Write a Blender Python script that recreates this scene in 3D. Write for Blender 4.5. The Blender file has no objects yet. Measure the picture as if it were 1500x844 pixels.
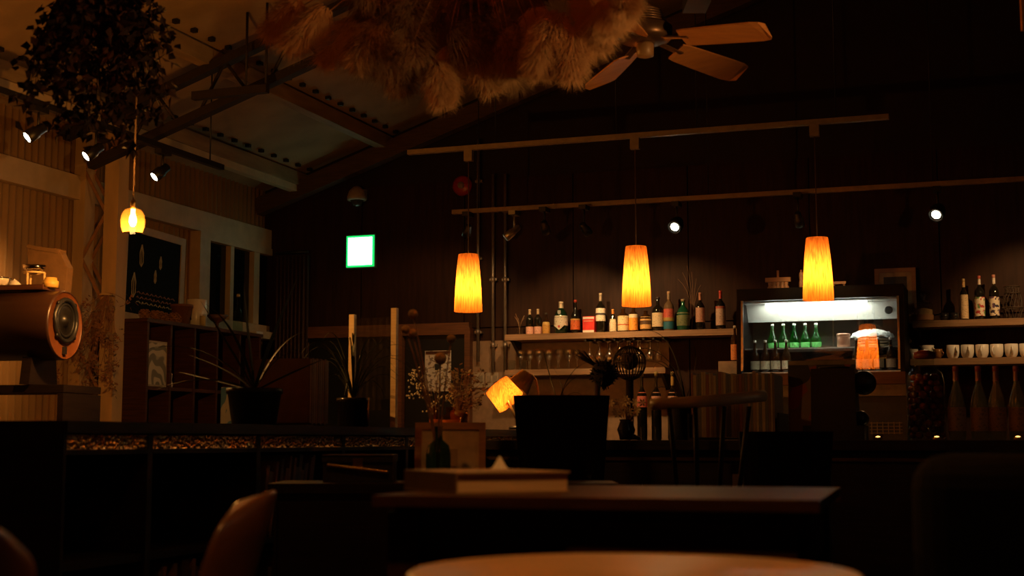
import bpy, math, random
from mathutils import Vector, Matrix
random.seed(7)
S = bpy.context.scene
COL = S.collection
PI = math.pi

# ---------------------------------------------------------------- camera, world, exposure
YAW = math.radians(19.5)
PITCH = math.atan(223 / 2040)
FPX = 2040.0
CAM = Vector((0, 0, .9))
cd = bpy.data.cameras.new('camera')
cam = bpy.data.objects.new('camera', cd)
COL.objects.link(cam)
cam.location = CAM
cam.rotation_euler = (PI / 2 + PITCH, 0, YAW)
cd.sensor_width = 36
cd.lens = 36 * FPX / 1500
cd.clip_start = .05
cd.dof.use_dof = True
cd.dof.focus_distance = 9.3
cd.dof.aperture_fstop = 4.0
S.camera = cam
W = bpy.data.worlds.new('night')
S.world = W
W.use_nodes = True
W.node_tree.nodes['Background'].inputs[0].default_value = (1, .55, .25, 1)
W.node_tree.nodes['Background'].inputs[1].default_value = .0006
S.view_settings.view_transform = 'Standard'
S.view_settings.look = 'None'
S.view_settings.exposure = 0
S.view_settings.gamma = 1
S.view_settings.use_curve_mapping = False
S.cycles.transparent_max_bounces = 40

WARM = (1, .43, .10)
POW_PENDANT = 9.5
POW_ADDED_PENDANT = 28
POW_GLASS = 46
POW_SPOT_WALL = 78
POW_SPOT_BAR = 40
POW_ADDED_UPLIGHT = 130
POW_FRIDGE = 26
POW_EXIT = .4

# ---------------------------------------------------------------- survey helpers: pixel of the photograph + a known plane -> point in the room
_f = Vector((-math.sin(YAW) * math.cos(PITCH), math.cos(YAW) * math.cos(PITCH), math.sin(PITCH)))
_r = Vector((math.cos(YAW), math.sin(YAW), 0))
_u = _r.cross(_f)
def _d(x, y): return _f + _r * ((x - 750) / FPX) + _u * ((422 - y) / FPX)
def _at(x, y, ax, v):
    d = _d(x, y)
    return CAM + d * ((v - CAM[ax]) / d[ax])
def aX(x, y, v): return _at(x, y, 0, v)
def aY(x, y, v): return _at(x, y, 1, v)
def aZ(x, y, v): return _at(x, y, 2, v)
def aD(x, y, t): return CAM + _d(x, y) * t
def mpp(p): return (p - CAM).dot(_f) / FPX          # metres per pixel at a point

# ---------------------------------------------------------------- materials
_M = {}
def _new(name):
    m = bpy.data.materials.new(name)
    m.use_nodes = True
    return m, m.node_tree, m.node_tree.nodes['Principled BSDF']
def M(name, c=None, rough=.6, metal=0, var=.25, scale=(8, 8, 8), c2=None, spec=.5, bump=0, trans=0):
    """plain procedural surface: colour broken up by noise, optional fine relief"""
    if name in _M: return _M[name]
    m, t, b = _new(name)
    N = t.nodes
    tc = N.new('ShaderNodeTexCoord'); mp = N.new('ShaderNodeMapping'); mp.inputs['Scale'].default_value = scale
    nz = N.new('ShaderNodeTexNoise'); nz.inputs['Scale'].default_value = 3; nz.inputs['Detail'].default_value = 4
    t.links.new(tc.outputs['Object'], mp.inputs[0]); t.links.new(mp.outputs[0], nz.inputs['Vector'])
    mx = N.new('ShaderNodeMix'); mx.data_type = 'RGBA'
    cr = N.new('ShaderNodeMapRange'); cr.inputs[1].default_value = .3; cr.inputs[2].default_value = .7
    t.links.new(nz.outputs['Fac'], cr.inputs[0]); t.links.new(cr.outputs[0], mx.inputs['Factor'])
    c2 = c2 or tuple(x * (1 - var) for x in c)
    mx.inputs['A'].default_value = (*c, 1); mx.inputs['B'].default_value = (*c2, 1)
    t.links.new(mx.outputs['Result'], b.inputs['Base Color'])
    b.inputs['Roughness'].default_value = rough; b.inputs['Metallic'].default_value = metal
    b.inputs['Specular IOR Level'].default_value = spec
    if bump:
        bp = N.new('ShaderNodeBump'); bp.inputs['Strength'].default_value = bump; bp.inputs['Distance'].default_value = .01
        t.links.new(nz.outputs['Fac'], bp.inputs['Height']); t.links.new(bp.outputs[0], b.inputs['Normal'])
    _M[name] = m
    return m
def glass(name, tint, rough=.02, ior=1.6, body=.0, bodycol=(0, 0, 0)):
    """thin-walled glass: clear or tinted, mirror-like towards grazing angles"""
    if name in _M: return _M[name]
    m, t, b = _new(name)
    N = t.nodes
    tr = N.new('ShaderNodeBsdfTransparent'); tr.inputs[0].default_value = (*tint, 1)
    gl = N.new('ShaderNodeBsdfGlossy'); gl.inputs['Roughness'].default_value = rough
    lw = N.new('ShaderNodeLayerWeight'); lw.inputs[0].default_value = .5
    pw = N.new('ShaderNodeMath'); pw.operation = 'POWER'; pw.inputs[1].default_value = 5
    fr = N.new('ShaderNodeMath'); fr.operation = 'MULTIPLY_ADD'
    f0 = ((ior - 1) / (ior + 1)) ** 2
    fr.inputs[1].default_value = 1 - f0; fr.inputs[2].default_value = f0
    t.links.new(lw.outputs['Facing'], pw.inputs[0]); t.links.new(pw.outputs[0], fr.inputs[0])
    mx = N.new('ShaderNodeMixShader')
    src = tr
    if body:
        df = N.new('ShaderNodeBsdfTranslucent'); df.inputs[0].default_value = (*bodycol, 1)
        m2 = N.new('ShaderNodeMixShader'); m2.inputs[0].default_value = body
        t.links.new(tr.outputs[0], m2.inputs[1]); t.links.new(df.outputs[0], m2.inputs[2]); src = m2
    t.links.new(fr.outputs[0], mx.inputs[0]); t.links.new(src.outputs[0], mx.inputs[1]); t.links.new(gl.outputs[0], mx.inputs[2])
    t.links.new(mx.outputs[0], N['Material Output'].inputs[0])
    _M[name] = m
    return m
def emit(name, c, s):
    if name in _M: return _M[name]
    m, t, b = _new(name)
    b.inputs['Base Color'].default_value = (*c, 1)
    b.inputs['Emission Color'].default_value = (*c, 1); b.inputs['Emission Strength'].default_value = s
    _M[name] = m
    return m
def wood(name, c, c2, rough=.5, stretch=(2, 2, 30), bump=.1, spec=.5):
    return M(name, c, rough, c2=c2, scale=stretch, bump=bump, spec=spec)
def printed(name, base, ink, scale=60, thr=.56, rough=.6, stretch=(1, 1, 1), ink2=None):
    """flat print: ink blotches and lines on a coloured ground"""
    if name in _M: return _M[name]
    m, t, b = _new(name)
    N = t.nodes
    tc = N.new('ShaderNodeTexCoord'); mp = N.new('ShaderNodeMapping'); mp.inputs['Scale'].default_value = stretch
    nz = N.new('ShaderNodeTexNoise'); nz.inputs['Scale'].default_value = scale; nz.inputs['Detail'].default_value = 1.5
    gt = N.new('ShaderNodeMath'); gt.operation = 'GREATER_THAN'; gt.inputs[1].default_value = thr
    mx = N.new('ShaderNodeMix'); mx.data_type = 'RGBA'
    mx.inputs['A'].default_value = (*base, 1); mx.inputs['B'].default_value = (*ink, 1)
    t.links.new(tc.outputs['Object'], mp.inputs[0]); t.links.new(mp.outputs[0], nz.inputs['Vector'])
    t.links.new(nz.outputs['Fac'], gt.inputs[0]); t.links.new(gt.outputs[0], mx.inputs['Factor'])
    out = mx
    if ink2:
        n2 = N.new('ShaderNodeTexNoise'); n2.inputs['Scale'].default_value = scale * .6; n2.inputs['Detail'].default_value = 1
        g2 = N.new('ShaderNodeMath'); g2.operation = 'GREATER_THAN'; g2.inputs[1].default_value = thr + .02
        ad = N.new('ShaderNodeVectorMath'); ad.inputs[1].default_value = (7, 3, 5)
        t.links.new(mp.outputs[0], ad.inputs[0]); t.links.new(ad.outputs[0], n2.inputs['Vector'])
        t.links.new(n2.outputs['Fac'], g2.inputs[0])
        m2 = N.new('ShaderNodeMix'); m2.data_type = 'RGBA'; m2.inputs['B'].default_value = (*ink2, 1)
        t.links.new(mx.outputs['Result'], m2.inputs['A']); t.links.new(g2.outputs[0], m2.inputs['Factor']); out = m2
    t.links.new(out.outputs['Result'], b.inputs['Base Color'])
    b.inputs['Roughness'].default_value = rough
    _M[name] = m
    return m
def shade_mat(name='lamp_shade_paper'):
    """fibrous paper shade: lets the bulb's light through, vertical fibres"""
    m, t, b = _new(name)
    N = t.nodes
    tc = N.new('ShaderNodeTexCoord'); mp = N.new('ShaderNodeMapping'); mp.inputs['Scale'].default_value = (40, 40, 2.2)
    nz = N.new('ShaderNodeTexNoise'); nz.inputs['Scale'].default_value = 4; nz.inputs['Detail'].default_value = 5
    t.links.new(tc.outputs['Object'], mp.inputs[0]); t.links.new(mp.outputs[0], nz.inputs['Vector'])
    rp = N.new('ShaderNodeValToRGB')
    rp.color_ramp.elements[0].position = .3; rp.color_ramp.elements[0].color = (.28, .085, .014, 1)
    rp.color_ramp.elements[1].position = .7; rp.color_ramp.elements[1].color = (.62, .26, .05, 1)
    t.links.new(nz.outputs['Fac'], rp.inputs[0])
    tl = N.new('ShaderNodeBsdfTranslucent'); df = N.new('ShaderNodeBsdfDiffuse')
    t.links.new(rp.outputs[0], tl.inputs[0]); t.links.new(rp.outputs[0], df.inputs[0])
    mx = N.new('ShaderNodeMixShader'); mx.inputs[0].default_value = .45
    t.links.new(tl.outputs[0], mx.inputs[1]); t.links.new(df.outputs[0], mx.inputs[2])
    t.links.new(mx.outputs[0], N['Material Output'].inputs[0])
    _M[name] = m
    return m

blackmetal = M('black_metal', (.012, .011, .010), .45, .0)
steel = M('brushed_steel', (.55, .53, .50), .3, .9)
cream_metal = M('cream_painted_rail', (.30, .25, .19), .5)
darkwood = wood('dark_stained_wood', (.020, .011, .007), (.010, .006, .004), .55, spec=.2)
redwood = wood('red_brown_wood', (.10, .034, .014), (.05, .018, .008), .45)
shelfwood = wood('shelf_board_wood', (.34, .20, .10), (.22, .12, .055), .55, stretch=(1, 12, 30))
palewood = wood('pale_wood', (.78, .56, .26), (.66, .44, .19), .5)
plywall = wood('dark_plywood', (.040, .016, .008), (.024, .010, .005), .6, stretch=(14, 14, 1.2), bump=.08, spec=.15)
whitewood = M('painted_timber', (.60, .46, .28), .6, var=.2, scale=(3, 3, 3))
cardwhite = M('white_paper', (.75, .72, .66), .8, var=.06)
ceramic = M('white_ceramic', (.78, .74, .66), .25, var=.05)
terracotta = M('terracotta', (.22, .09, .045), .75)
clear = glass('clear_glass', (.93, .95, .93))
green_glass = glass('green_bottle_glass', (.10, .62, .16), body=.25, bodycol=(.05, .5, .08))
dark_glass = M('dark_bottle_glass', (.012, .010, .006), .08, spec=.6)
brown_glass = M('brown_bottle_glass', (.035, .014, .004), .08, spec=.6)
deepgreen_glass = M('deep_green_glass', (.008, .028, .014), .08, spec=.6)
amber_glass = glass('amber_glass', (.85, .50, .16))
bluegreen_glass = glass('bluegreen_glass', (.22, .40, .40))
gold = M('aged_gold', (.75, .50, .18), .3, 1)
chrome = M('chrome', (.75, .73, .70), .12, 1)
leafdark = M('dark_leaf', (.016, .022, .010), .55)
blackfab = M('black_fabric', (.006, .005, .005), .95, spec=.1)

# ---------------------------------------------------------------- mesh builder
class MB:
    def __init__(s): s.v = []; s.f = []; s.smooth = []
    def add(s, vs, fs, smooth=False):
        o = len(s.v); s.v += [tuple(v) for v in vs]
        for f in fs: s.f.append(tuple(i + o for i in f)); s.smooth.append(smooth)
        return s
    def box(s, c, size, rot=None, taper=1):
        x, y, z = (k / 2 for k in size); vs = []
        for sz in (-1, 1):
            k = taper if sz > 0 else 1
            for sx, sy in ((-1, -1), (1, -1), (1, 1), (-1, 1)): vs.append(Vector((sx * x * k, sy * y * k, sz * z)))
        if rot is not None: vs = [rot @ v for v in vs]
        c = Vector(c)
        return s.add([v + c for v in vs], [(3, 2, 1, 0), (4, 5, 6, 7), (0, 1, 5, 4), (1, 2, 6, 5), (2, 3, 7, 6), (3, 0, 4, 7)])
    def bbox(s, a, b): return s.box([(a[i] + b[i]) / 2 for i in range(3)], [abs(b[i] - a[i]) for i in range(3)])
    def lathe(s, prof, n=16, c=(0, 0, 0), sx=1, sy=1, rot=None, smooth=True):
        vs = []; fs = []; c = Vector(c)
        for r, z in prof:
            for k in range(n):
                a = 2 * PI * k / n; v = Vector((r * sx * math.cos(a), r * sy * math.sin(a), z))
                vs.append((rot @ v if rot is not None else v) + c)
        for i in range(len(prof) - 1):
            for k in range(n):
                k2 = (k + 1) % n
                fs.append((i * n + k, i * n + k2, (i + 1) * n + k2, (i + 1) * n + k))
        s.add(vs, fs, smooth)
        o = len(s.v) - len(vs)
        if prof[0][0] > 1e-4: s.f.append(tuple(o + k for k in reversed(range(n)))); s.smooth.append(False)
        if prof[-1][0] > 1e-4: s.f.append(tuple(o + (len(prof) - 1) * n + k for k in range(n))); s.smooth.append(False)
        return s
    def shell(s, prof, n=20, c=(0, 0, 0), rot=None):
        """open lathe without end caps"""
        vs = []; fs = []; c = Vector(c)
        for r, z in prof:
            for k in range(n):
                a = 2 * PI * k / n; v = Vector((r * math.cos(a), r * math.sin(a), z))
                vs.append((rot @ v if rot is not None else v) + c)
        for i in range(len(prof) - 1):
            for k in range(n):
                k2 = (k + 1) % n; fs.append((i * n + k, i * n + k2, (i + 1) * n + k2, (i + 1) * n + k))
        return s.add(vs, fs, True)
    def tube(s, pts, r, n=8, r1=None, cap=True):
        pts = [Vector(p) for p in pts]; vs = []; fs = []; m = len(pts)
        for i, p in enumerate(pts):
            t = (pts[min(i + 1, m - 1)] - pts[max(i - 1, 0)]).normalized()
            a = t.cross(Vector((0, 0, 1)))
            if a.length < .05: a = t.cross(Vector((1, 0, 0)))
            a.normalize(); b = t.cross(a)
            rr = r if r1 is None else r + (r1 - r) * i / (m - 1)
            for k in range(n):
                an = 2 * PI * k / n; vs.append(p + a * (rr * math.cos(an)) + b * (rr * math.sin(an)))
        for i in range(m - 1):
            for k in range(n):
                k2 = (k + 1) % n; fs.append((i * n + k2, i * n + k, (i + 1) * n + k, (i + 1) * n + k2))
        if cap: fs += [tuple(range(n)), tuple((m - 1) * n + k for k in reversed(range(n)))]
        return s.add(vs, fs, n > 5)
    def bar(s, a, b, w, h):
        """rectangular bar between two points, h measured as upright as possible"""
        a = Vector(a); b = Vector(b); t = (b - a).normalized()
        x = t.cross(Vector((0, 0, 1)))
        if x.length < .02: x = Vector((1, 0, 0))
        x.normalize(); y = x.cross(t); vs = []
        for p in (a, b):
            for i, j in ((-1, -1), (1, -1), (1, 1), (-1, 1)): vs.append(p + x * (i * w / 2) + y * (j * h / 2))
        return s.add(vs, [(3, 2, 1, 0), (4, 5, 6, 7), (0, 1, 5, 4), (1, 2, 6, 5), (2, 3, 7, 6), (3, 0, 4, 7)])
    def ball(s, c, r, n=10, m=7, sz=1):
        prof = [(r * math.sin(PI * i / m), -r * sz * math.cos(PI * i / m)) for i in range(m + 1)]
        prof[0] = (0.00005, -r * sz); prof[-1] = (0.00005, r * sz)
        return s.lathe(prof, n, c)
    def prism(s, poly, h, rot=None, c=(0, 0, 0)):
        """polygon in XZ extruded along Y by h"""
        c = Vector(c); n = len(poly); vs = [Vector((x, -h / 2, z)) for x, z in poly] + [Vector((x, h / 2, z)) for x, z in poly]
        if rot is not None: vs = [rot @ v for v in vs]
        fs = [tuple(range(n)), tuple(reversed(range(n, 2 * n)))] + [(i, i + n, (i + 1) % n + n, (i + 1) % n) for i in range(n)]
        return s.add([v + c for v in vs], fs)
    def leaf(s, pts, w, fold=.25):
        """strap leaf along a curve, with a folded midrib"""
        pts = [Vector(p) for p in pts]; m = len(pts); vs = []; fs = []
        for i, p in enumerate(pts):
            t = (pts[min(i + 1, m - 1)] - pts[max(i - 1, 0)]).normalized()
            a = t.cross(Vector((0, 0, 1)))
            if a.length < .05: a = Vector((1, 0, 0))
            a.normalize(); n_ = a.cross(t)
            k = i / (m - 1); ww = w * (1 - k ** 2.2) * (.65 + .7 * min(1, k * 3) * .5) + .0006
            vs += [p - a * ww / 2 + n_ * ww * fold, p, p + a * ww / 2 + n_ * ww * fold]
        for i in range(m - 1):
            for j in (0, 1): q = i * 3 + j; fs.append((q, q + 1, q + 4, q + 3))
        return s.add(vs, fs, True)
    def build(s, name, mat, parent=None, loc=None, rot=None):
        me = bpy.data.meshes.new(name); me.from_pydata(s.v, [], s.f); me.update()
        me.polygons.foreach_set('use_smooth', s.smooth)
        me.materials.append(mat)
        o = bpy.data.objects.new(name, me); COL.objects.link(o)
        if parent: o.parent = parent
        if loc is not None: o.location = loc
        if rot is not None: o.rotation_euler = rot
        return o
def tag(o, label, cat, group=None, kind=None):
    o['label'] = label; o['category'] = cat
    if group: o['group'] = group
    if kind: o['kind'] = kind
    return o
def T(name, label, cat, loc=(0, 0, 0), rz=0, group=None, rot=None):
    o = bpy.data.objects.new(name, None); COL.objects.link(o); o.empty_display_size = .05
    o.location = loc; o.rotation_euler = rot if rot is not None else (0, 0, rz)
    return tag(o, label, cat, group)
def st(o, label=None):
    o['kind'] = 'structure'
    if label: o['label'] = label
    return o
def copy_tree(o, parent=None):
    c = o.copy(); COL.objects.link(c); c.parent = parent
    for ch in [x for x in bpy.data.objects if x.parent == o]: copy_tree(ch, c)
    return c
def lamp(kind, name, parent, loc, power, color, **kw):
    L = bpy.data.lights.new(name, kind); L.energy = power; L.color = color
    for k, v in kw.items(): setattr(L, k, v)
    o = bpy.data.objects.new(name, L); COL.objects.link(o); o.parent = parent; o.location = loc
    return o
def curve_pts(a, b, c, n=9):
    a, b, c = Vector(a), Vector(b), Vector(c)
    return [a * (1 - t) ** 2 + b * 2 * t * (1 - t) + c * t * t for t in [i / (n - 1) for i in range(n)]]
def rotX(a): return Matrix.Rotation(a, 3, 'X')
def rotY(a): return Matrix.Rotation(a, 3, 'Y')
def rotZ(a): return Matrix.Rotation(a, 3, 'Z')

# ================================================================ the setting
WL, WB, WR, WF = -5.87, 10.3, 4.4, -1.6
EAVE, SLOPE, RIDGE = 3.0, .335, -.75
def roof_z(x): return EAVE + SLOPE * (x - WL) if x <= RIDGE else EAVE + SLOPE * (RIDGE - WL) - SLOPE * (x - RIDGE)

st(MB().bbox((WL - .2, WF - .2, -.1), (WR + .2, WB + .2, 0)).build('floor', wood('floor_boards', (.06, .03, .016), (.035, .017, .009), .4)))
# back wall: a dark core faced with plywood sheets
zb = [(WL - .2, 0), (WR + .2, 0), (WR + .2, roof_z(WR)), (RIDGE, roof_z(RIDGE)), (WL - .2, roof_z(WL))]
wb = st(MB().prism(zb, .16, c=(0, WB + .10, 0)).build('wall_back', M('dark_wall_core', (.02, .009, .005), .8)))
x = WL
i = 0
while x < 2.2:
    x1 = min(x + .91, 2.2)
    for z0, z1 in ((.0, 1.78), (1.79, 2.98)):
        MB().bbox((x + .004, WB - .004, z0), (x1 - .004, WB + .03, z1)).build('plywood_panel', plywall, wb)
    x = x1
# left wall: corrugated sheet, real corrugation
def corrugated(y0, y1, z0, z1, pitch, amp, X):
    b = MB(); n = int((y1 - y0) / pitch * 8); vs = []; fs = []
    for k in range(n + 1):
        y = y0 + (y1 - y0) * k / n; xx = X + amp * math.sin(2 * PI * y / pitch)
        vs += [(xx, y, z0), (xx, y, z1), (X - .05, y, z0), (X - .05, y, z1)]
    for k in range(n):
        q = k * 4
        fs += [(q, q + 1, q + 5, q + 4), (q + 2, q + 6, q + 7, q + 3), (q + 1, q + 3, q + 7, q + 5), (q, q + 4, q + 6, q + 2)]
    fs += [(0, 2, 3, 1), (n * 4, n * 4 + 1, n * 4 + 3, n * 4 + 2)]
    return b.add(vs, fs, True)
corr = M('corrugated_sheet_tan', (.50, .30, .12), .55, var=.25, scale=(1.5, 1.5, .6))
st(corrugated(WF, WB, 0, EAVE + .02, .066, .009, WL).build('wall_left', corr))
st(MB().bbox((WR, WF, 0), (WR + .1, WB, EAVE)).build('wall_right', M('dark_plaster', (.03, .02, .015), .8)))
st(MB().bbox((WL, WF - .1, 0), (WR, WF, 4.7)).build('wall_front', M('dark_plaster')))
# roof: two pitches of boards laid between the purlins, left pitch split into its sheets
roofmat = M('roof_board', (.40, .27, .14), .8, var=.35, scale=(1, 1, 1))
ce = bpy.data.objects.new('ceiling', None); COL.objects.link(ce); st(ce)
ye = [WF, 1.0, 2.9, 4.8, 6.6, 8.45, WB]
xs = [WL - .2, -4.7, -3.7, -2.7, -1.7, RIDGE]
for a, b_ in zip(xs, xs[1:]):
    for y0, y1 in zip(ye, ye[1:]):
        m = MB(); g = .006
        m.add([(a + g, y0 + g, roof_z(a)), (b_ - g, y0 + g, roof_z(b_)), (b_ - g, y1 - g, roof_z(b_)), (a + g, y1 - g, roof_z(a)),
               (a + g, y0 + g, roof_z(a) + .03), (b_ - g, y0 + g, roof_z(b_) + .03), (b_ - g, y1 - g, roof_z(b_) + .03), (a + g, y1 - g, roof_z(a) + .03)],
              [(0, 3, 2, 1), (4, 5, 6, 7), (0, 1, 5, 4), (1, 2, 6, 5), (2, 3, 7, 6), (3, 0, 4, 7)])
        m.build('roof_sheet', roofmat, ce)
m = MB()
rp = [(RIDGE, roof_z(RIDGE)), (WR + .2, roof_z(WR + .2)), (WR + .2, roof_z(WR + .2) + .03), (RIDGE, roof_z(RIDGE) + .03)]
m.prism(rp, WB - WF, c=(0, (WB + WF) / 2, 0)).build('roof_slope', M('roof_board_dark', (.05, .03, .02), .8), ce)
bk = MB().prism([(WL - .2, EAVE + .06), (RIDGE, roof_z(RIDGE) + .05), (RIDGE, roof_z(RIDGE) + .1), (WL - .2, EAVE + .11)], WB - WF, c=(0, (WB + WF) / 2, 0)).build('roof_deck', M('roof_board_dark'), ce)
# purlins under the sheets, with their row of clip blocks
pm = wood('purlin_timber', (.36, .25, .13), (.24, .16, .08), .7, stretch=(6, 1, 6))
blk = MB().box((0, 0, 0), (.034, .034, .024))
blk_o = None
for px_ in (-5.5, -4.72, -3.72, -2.72, -1.72):
    z = roof_z(px_)
    p = st(MB().bbox((px_ - .045, WF, z - .12), (px_ + .045, WB - .005, z - .012)).build('trim_purlin', pm), None)
    for k in range(26):
        y = 5.2 + k * .2
        if y > WB - .1: break
        if blk_o is None: blk_o = blk.build('clip_block', blackmetal, p, (px_ + .1, y, roof_z(px_ + .1) - .017))
        else:
            o = blk_o.copy(); COL.objects.link(o); o.parent = p; o.location = (px_ + .1, y, roof_z(px_ + .1) - .017)
# eave pipe and wall head along the left wall
st(MB().bar((WL + .36, 3.0, 2.985), (WL + .36, WB - .02, 2.985), .07, .07).build('trim_eave_beam', whitewood))
st(MB().bbox((WL + .012, WF, 2.50), (WL + .075, WB - .01, 2.66)).build('trim_header', whitewood))
# roof-line rafter against the gable
st(MB().bar((WL, WB - .12, roof_z(WL) - .16), (RIDGE, WB - .12, roof_z(RIDGE) - .16), .10, .14).build('trim_gable_rafter', wood('old_rafter', (.10, .055, .028), (.06, .03, .016), .7)))

# steel lattice rafters
ironm = M('dark_iron', (.020, .012, .008), .7)
def truss(y, label):
    t = T('roof_truss', label, 'truss', (0, y, 0), group='lattice roof trusses')
    t['kind'] = 'structure'
    x0, x1 = WL + .1, RIDGE
    zu = lambda x: roof_z(x) - .15
    zl = lambda x: roof_z(x) - .42
    MB().bar((x0, 0, zu(x0)), (x1, 0, zu(x1)), .07, .055).build('upper_chord', ironm, t)
    MB().bar((x0 + .2, 0, zl(x0 + .2)), (x1, 0, zl(x1)), .07, .055).build('lower_chord', ironm, t)
    xx = x0 + .5; up = True
    while xx < x1 - .2:
        a, b = (xx, 0, zl(xx)), (xx + .19, 0, zu(xx + .19))
        MB().tube((a, b), .011, 6).build('web_bar', ironm, t)
        MB().tube((b, (xx + .36, 0, zl(xx + .36))), .011, 6).build('web_bar', ironm, t)
        xx += .5
    return t
truss(7.5, 'dark iron lattice rafter truss above the laced column')
truss(4.0, 'dark iron lattice rafter truss above the hanging dried flowers')
# tie bar with two hanger rods
a = aY(283, 141, 7.3); b = aY(392, 130, 7.3)
t = T('tie_bar', 'short dark iron tie bar with hanger rods below the truss', 'bar')
MB().bar(a, b, .045, .05).build('bar', ironm, t)
for px_ in (360, 389):
    q = aY(px_, 134, 7.3)
    MB().tube((q, (q.x, q.y, roof_z(q.x) - .01)), .008, 6).build('hanger_rod', ironm, t)

# laced column at the left wall
CY = 7.76
t = T('laced_column', 'tan lattice column of two posts joined by zigzag lacing', 'column', (0, CY, 0)); t['kind'] = 'structure'
xb = WL + .07; xf = aY(167, 400, CY).x
colm = M('tan_painted_post', (.66, .45, .22), .6, var=.2, scale=(4, 4, 1))
MB().bbox((xb - .045, -.055, 0), (xb + .045, .055, 3.0)).build('post', colm, t)
MB().bbox((xf - .055, -.055, 0), (xf + .055, .055, 3.0)).build('post', colm, t)
z = .3; s_ = 0
while z < 2.85:
    for dy in (-.05, .05):
        a, b = ((xb + .03, dy, z), (xf - .04, dy, z + .3))
        if s_: a, b = ((xf - .04, dy, z), (xb + .03, dy, z + .3))
        MB().bar(a, b, .008, .022).build('lacing_bar', M('rusty_lacing', (.42, .21, .08), .6), t)
    z += .3; s_ ^= 1

# window in the left wall
wn = bpy.data.objects.new('window_1', None); COL.objects.link(wn); st(wn, 'timber casement window with dark night panes under corrugated wall')
WXF = WL + .08
wyo, wya, wm1a, wm1b, wm2a, wm2b = (aX(p_, 400, WXF).y for p_ in (289, 304, 336.5, 341.5, 371, 379))
wy1 = WB - .03
wz0, wz1 = aX(304, 464, WXF).z, aX(304, 352, WXF).z
X0 = WL + .012
def wbar(n, a, b, m=whitewood): MB().bbox(a, b).build(n, m, wn)
wbar('window_frame', (X0, wyo, wz0 - .06), (X0 + .09, wya, 2.497))
wbar('window_head', (X0, wya, wz1), (X0 + .085, wy1, 2.497))
wbar('window_sill', (X0, wyo, wz0 - .12), (X0 + .15, wy1, wz0 - .061))
wbar('bottom_rail', (X0 + .01, wya, wz0 - .06), (X0 + .07, wy1, wz0))
for m0, m1 in ((wm1a, wm1b), (wm2a, wm2b)): wbar('mullion', (X0 + .01, m0, wz0), (X0 + .075, m1, wz1))
nightglass = M('night_window_glass', (.006, .010, .008), .06, spec=.7)
for y0, y1 in ((wya, wm1a), (wm1b, wm2a), (wm2b, wy1)):
    wbar('pane', (X0 + .02, y0, wz0), (X0 + .03, y1, wz1), nightglass)

# door opening and panelling low in the back wall
d1 = bpy.data.objects.new('door_1', None); COL.objects.link(d1); st(d1, 'dark doorway with red-brown timber frame below the green exit sign')
fr = wood('door_frame_wood', (.20, .075, .03), (.12, .045, .018), .5)
def dpart(n, pa, pb, m, y0=.07, y1=0.0):
    A = aY(pa[0], pa[1], WB - .03); B = aY(pb[0], pb[1], WB - .03)
    MB().bbox((A.x, WB - .006 - y0, min(A.z, B.z)), (B.x, WB - .006 - y1, max(A.z, B.z))).build(n, m, d1)
dpart('lintel', (452, 480), (690, 490), fr)
for x0, x1 in ((444, 452), (583, 593), (684, 692)): 
    A = aY(x0, 485, WB - .03); B = aY(x1, 485, WB - .03)
    MB().bbox((A.x, WB - .085, 0), (B.x, WB - .006, A.z + .02)).build('jamb', fr, d1)
dk = M('black_door_leaf', (.006, .007, .006), .5)
for x0, x1 in ((453, 582), (594, 683)):
    A = aY(x0, 491, WB - .03); B = aY(x1, 491, WB - .03)
    MB().bbox((A.x, WB - .03, .01), (B.x, WB - .008, A.z)).build('door_leaf', dk, d1)
# pale tiled patch of wall behind the conduits
A = aY(690, 500, WB - .02); B = aY(742, 560, WB - .02)
pl = MB().bbox((A.x, WB - .02, .9), (B.x + 1.3, WB - .005, A.z)).build('trim_splashback', M('splashback_board', (.30, .19, .11), .5))
st(pl)

# ================================================================ tracks, pendants, spots
trackmat = M('track_rail_paint', (.34, .24, .16), .45)
yt = 8.13
A = aY(598, 217, yt); B = aY(1302, 167, yt); zt = 2.765
t = T('lighting_track', 'upper ceiling light track carrying the three paper pendants', 'track')
MB().bbox((A.x, yt - .018, zt - .03), (B.x, yt + .018, zt)).build('rail', trackmat, t)
for xx in (A.x + .6, -2.2, -1.7, B.x - .3):
    MB().tube(((xx, yt, zt), (xx, yt, roof_z(xx) - .01)), .004, 6).build('suspension_wire', blackmetal, t)
yl = 9.3; zl_ = 2.565
A2 = aY(663, 306, yl)
t = T('lighting_track', 'lower light track with black and silver spotlights before the back wall', 'track')
MB().bbox((A2.x, yl - .017, zl_ - .03), (1.2, yl + .017, zl_)).build('rail', trackmat, t)
for xx in (A2.x + .2, -1.87, -.4):
    MB().tube(((xx, yl, zl_), (xx, yl, roof_z(xx) - .01)), .004, 6).build('suspension_wire', blackmetal, t)

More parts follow.
